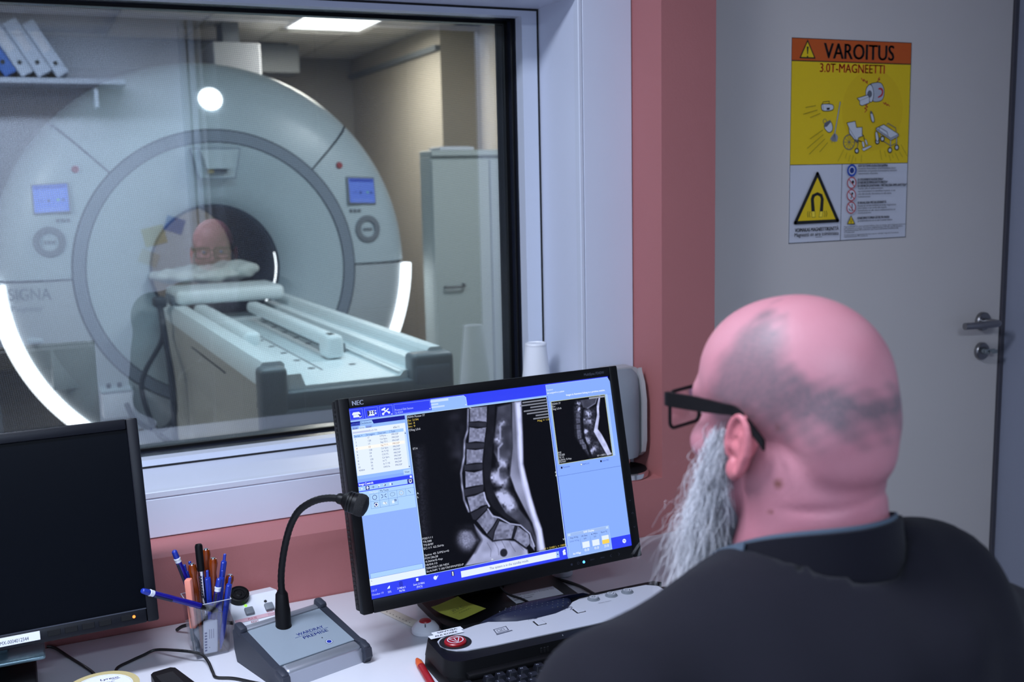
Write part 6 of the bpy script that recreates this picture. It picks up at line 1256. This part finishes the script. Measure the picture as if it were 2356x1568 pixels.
# glasses
gl = thing('eyeglasses', 'black rectangular-framed glasses on the bearded man', 'glasses', (HP.x, HP.y, 0))
for s in (-1, 1):
    o = MB(); rr = [(x+s*.034, z) for x, z in rrect(-.027, .027, -.021, .019, .008)]
    pts = [(x, .125-abs(x)*.16, .010+z) for x, z in rr]; o.tube([MH @ Vector(q) for q in pts+[pts[0]]], .0019, 8, False); o.build('lens_rim', 'black', gl)
    b = MB(); n = len(pts); b.add([tuple(MH @ Vector(q)) for q in pts]+[tuple(MH @ Vector((s*.034, .1195, .009)))], [(i, (i+1) % n, n) for i in range(n)]); b.build('lens', 'acrylic', gl)
    arm_ = spline([(s*.062, .1155, .024), (s*.0725, .108, .0245), (s*.0775, .06, .027), (s*.0795, .025, .028), (s*.083, .006, .029), (s*.0845, -.010, .021), (s*.0845, -.026, .008), (s*.0845, -.032, .002)], 6); wv = []; fs = []
    k = len(arm_)
    for i, q in enumerate(arm_):
        hgt = .0048+.0028*math.exp(-((i-9)/8)**2); th = .0018
        wv += [tuple(MH @ (q+Vector((sx*th, 0, sz*hgt)))) for sx, sz in ((-1, -1), (1, -1), (1, 1), (-1, 1))]
    for i in range(k-1):
        for j in range(4): fs.append((i*4+j, i*4+(j+1) % 4, (i+1)*4+(j+1) % 4, (i+1)*4+j))
    fs += [(0, 1, 2, 3), ((k-1)*4+3, (k-1)*4+2, (k-1)*4+1, (k-1)*4)]
    MB().add(wv, fs).build('temple_arm', 'black', gl, smooth=40)
MB().tube([MH @ Vector(q) for q in spline([(-.008, .1235, .018), (0, .1275, .021), (.008, .1235, .018)], 5)], .0019, 8).build('bridge', 'black', gl)
# beard: a soft core and several thousand fine curved strands
def beard_core(P):
    d = sd_ell(P, (0, .064, -.080), (.050, .042, .05)); d = smin(d, sd_ell(P, (0, .070, -.125), (.046, .032, .062)), .03)
    for s in (-1, 1): d = smin(d, sd_cap(P, (s*.059, .036, -.008), (s*.046, .060, -.085), .012, .022), .02)
    return d
V, Q = surface_nets(beard_core, (-.1, -.02, -.21), (.1, .15, .02), .006); bmh = np_mesh('beard_core', toM(V), Q); bmh.materials.append(mat('beard_grey', S(126, 124, 134), .9)); bd_ = link('beard', bmh, man)
NS = 7000; br = np.random.default_rng(11); sv = []; sf = []; sc = []
for i in range(NS):
    u = br.random()
    if u < .33:      # sideburn to jaw
        s = -1 if br.random() < .6 else 1; t = br.random()**.8; a = np.array((s*(.071-.018*t), .022+.036*t+.022*br.random(), .008-.10*t)); a += br.normal(0, .004, 3); d0 = np.array((s*.18, .16, -.95)); Ls = .015+.065*t+.02*br.random()
    else:
        an = br.uniform(-1.6, 1.6); tz = br.random()**1.1; a = np.array(((.052-.008*tz)*math.sin(an), .058+(.046-.014*tz)*math.cos(an), -.055-.115*tz)); a[:2] += br.normal(0, .004, 2); d0 = np.array((.26*math.sin(an), .10*math.cos(an), -.95)); Ls = .030+.045*br.random()
    fr = br.random() < .08
    d0 = d0/np.linalg.norm(d0)+br.normal(0, .34 if fr else .17, 3); d0 /= np.linalg.norm(d0); w1 = br.normal(0, .006, 3); ph = br.random()*6; kf = br.uniform(4, 15); pts = []
    for k in range(10):
        t = k/9; q = a+d0*Ls*t+np.array((0, 0, -.35*Ls*t*t))+w1*math.sin(kf*t+ph)*t; pts.append(q)
    col = br.choice(3, p=[.62, .26, .12]) if a[2] > -.12 else br.choice(3, p=[.38, .30, .32]); cc = [S(228, 228, 234), S(176, 176, 184), S(70, 68, 72)][col]
    o = len(sv); r0 = .00038
    for k, q in enumerate(pts):
        rr_ = r0*(1-.6*k/9)
        for an2 in (0, 2.09, 4.19): sv.append((q[0]+rr_*math.cos(an2), q[1]+rr_*math.sin(an2), q[2]+rr_*.3*math.sin(an2*2)))
        sc += [cc]*3
    for k in range(9):
        for j in range(3): sf.append((o+k*3+j, o+k*3+(j+1) % 3, o+k*3+3+(j+1) % 3, o+k*3+3+j))
me = np_mesh('beard_hair', toM(np.array(sv)), np.array(sf)); set_vcol(me, np.array(sc)); me.materials.append(vcol_mat('beard_hair', 0, .6, .3)); link('beard_hair', me, bd_, kind='stuff')
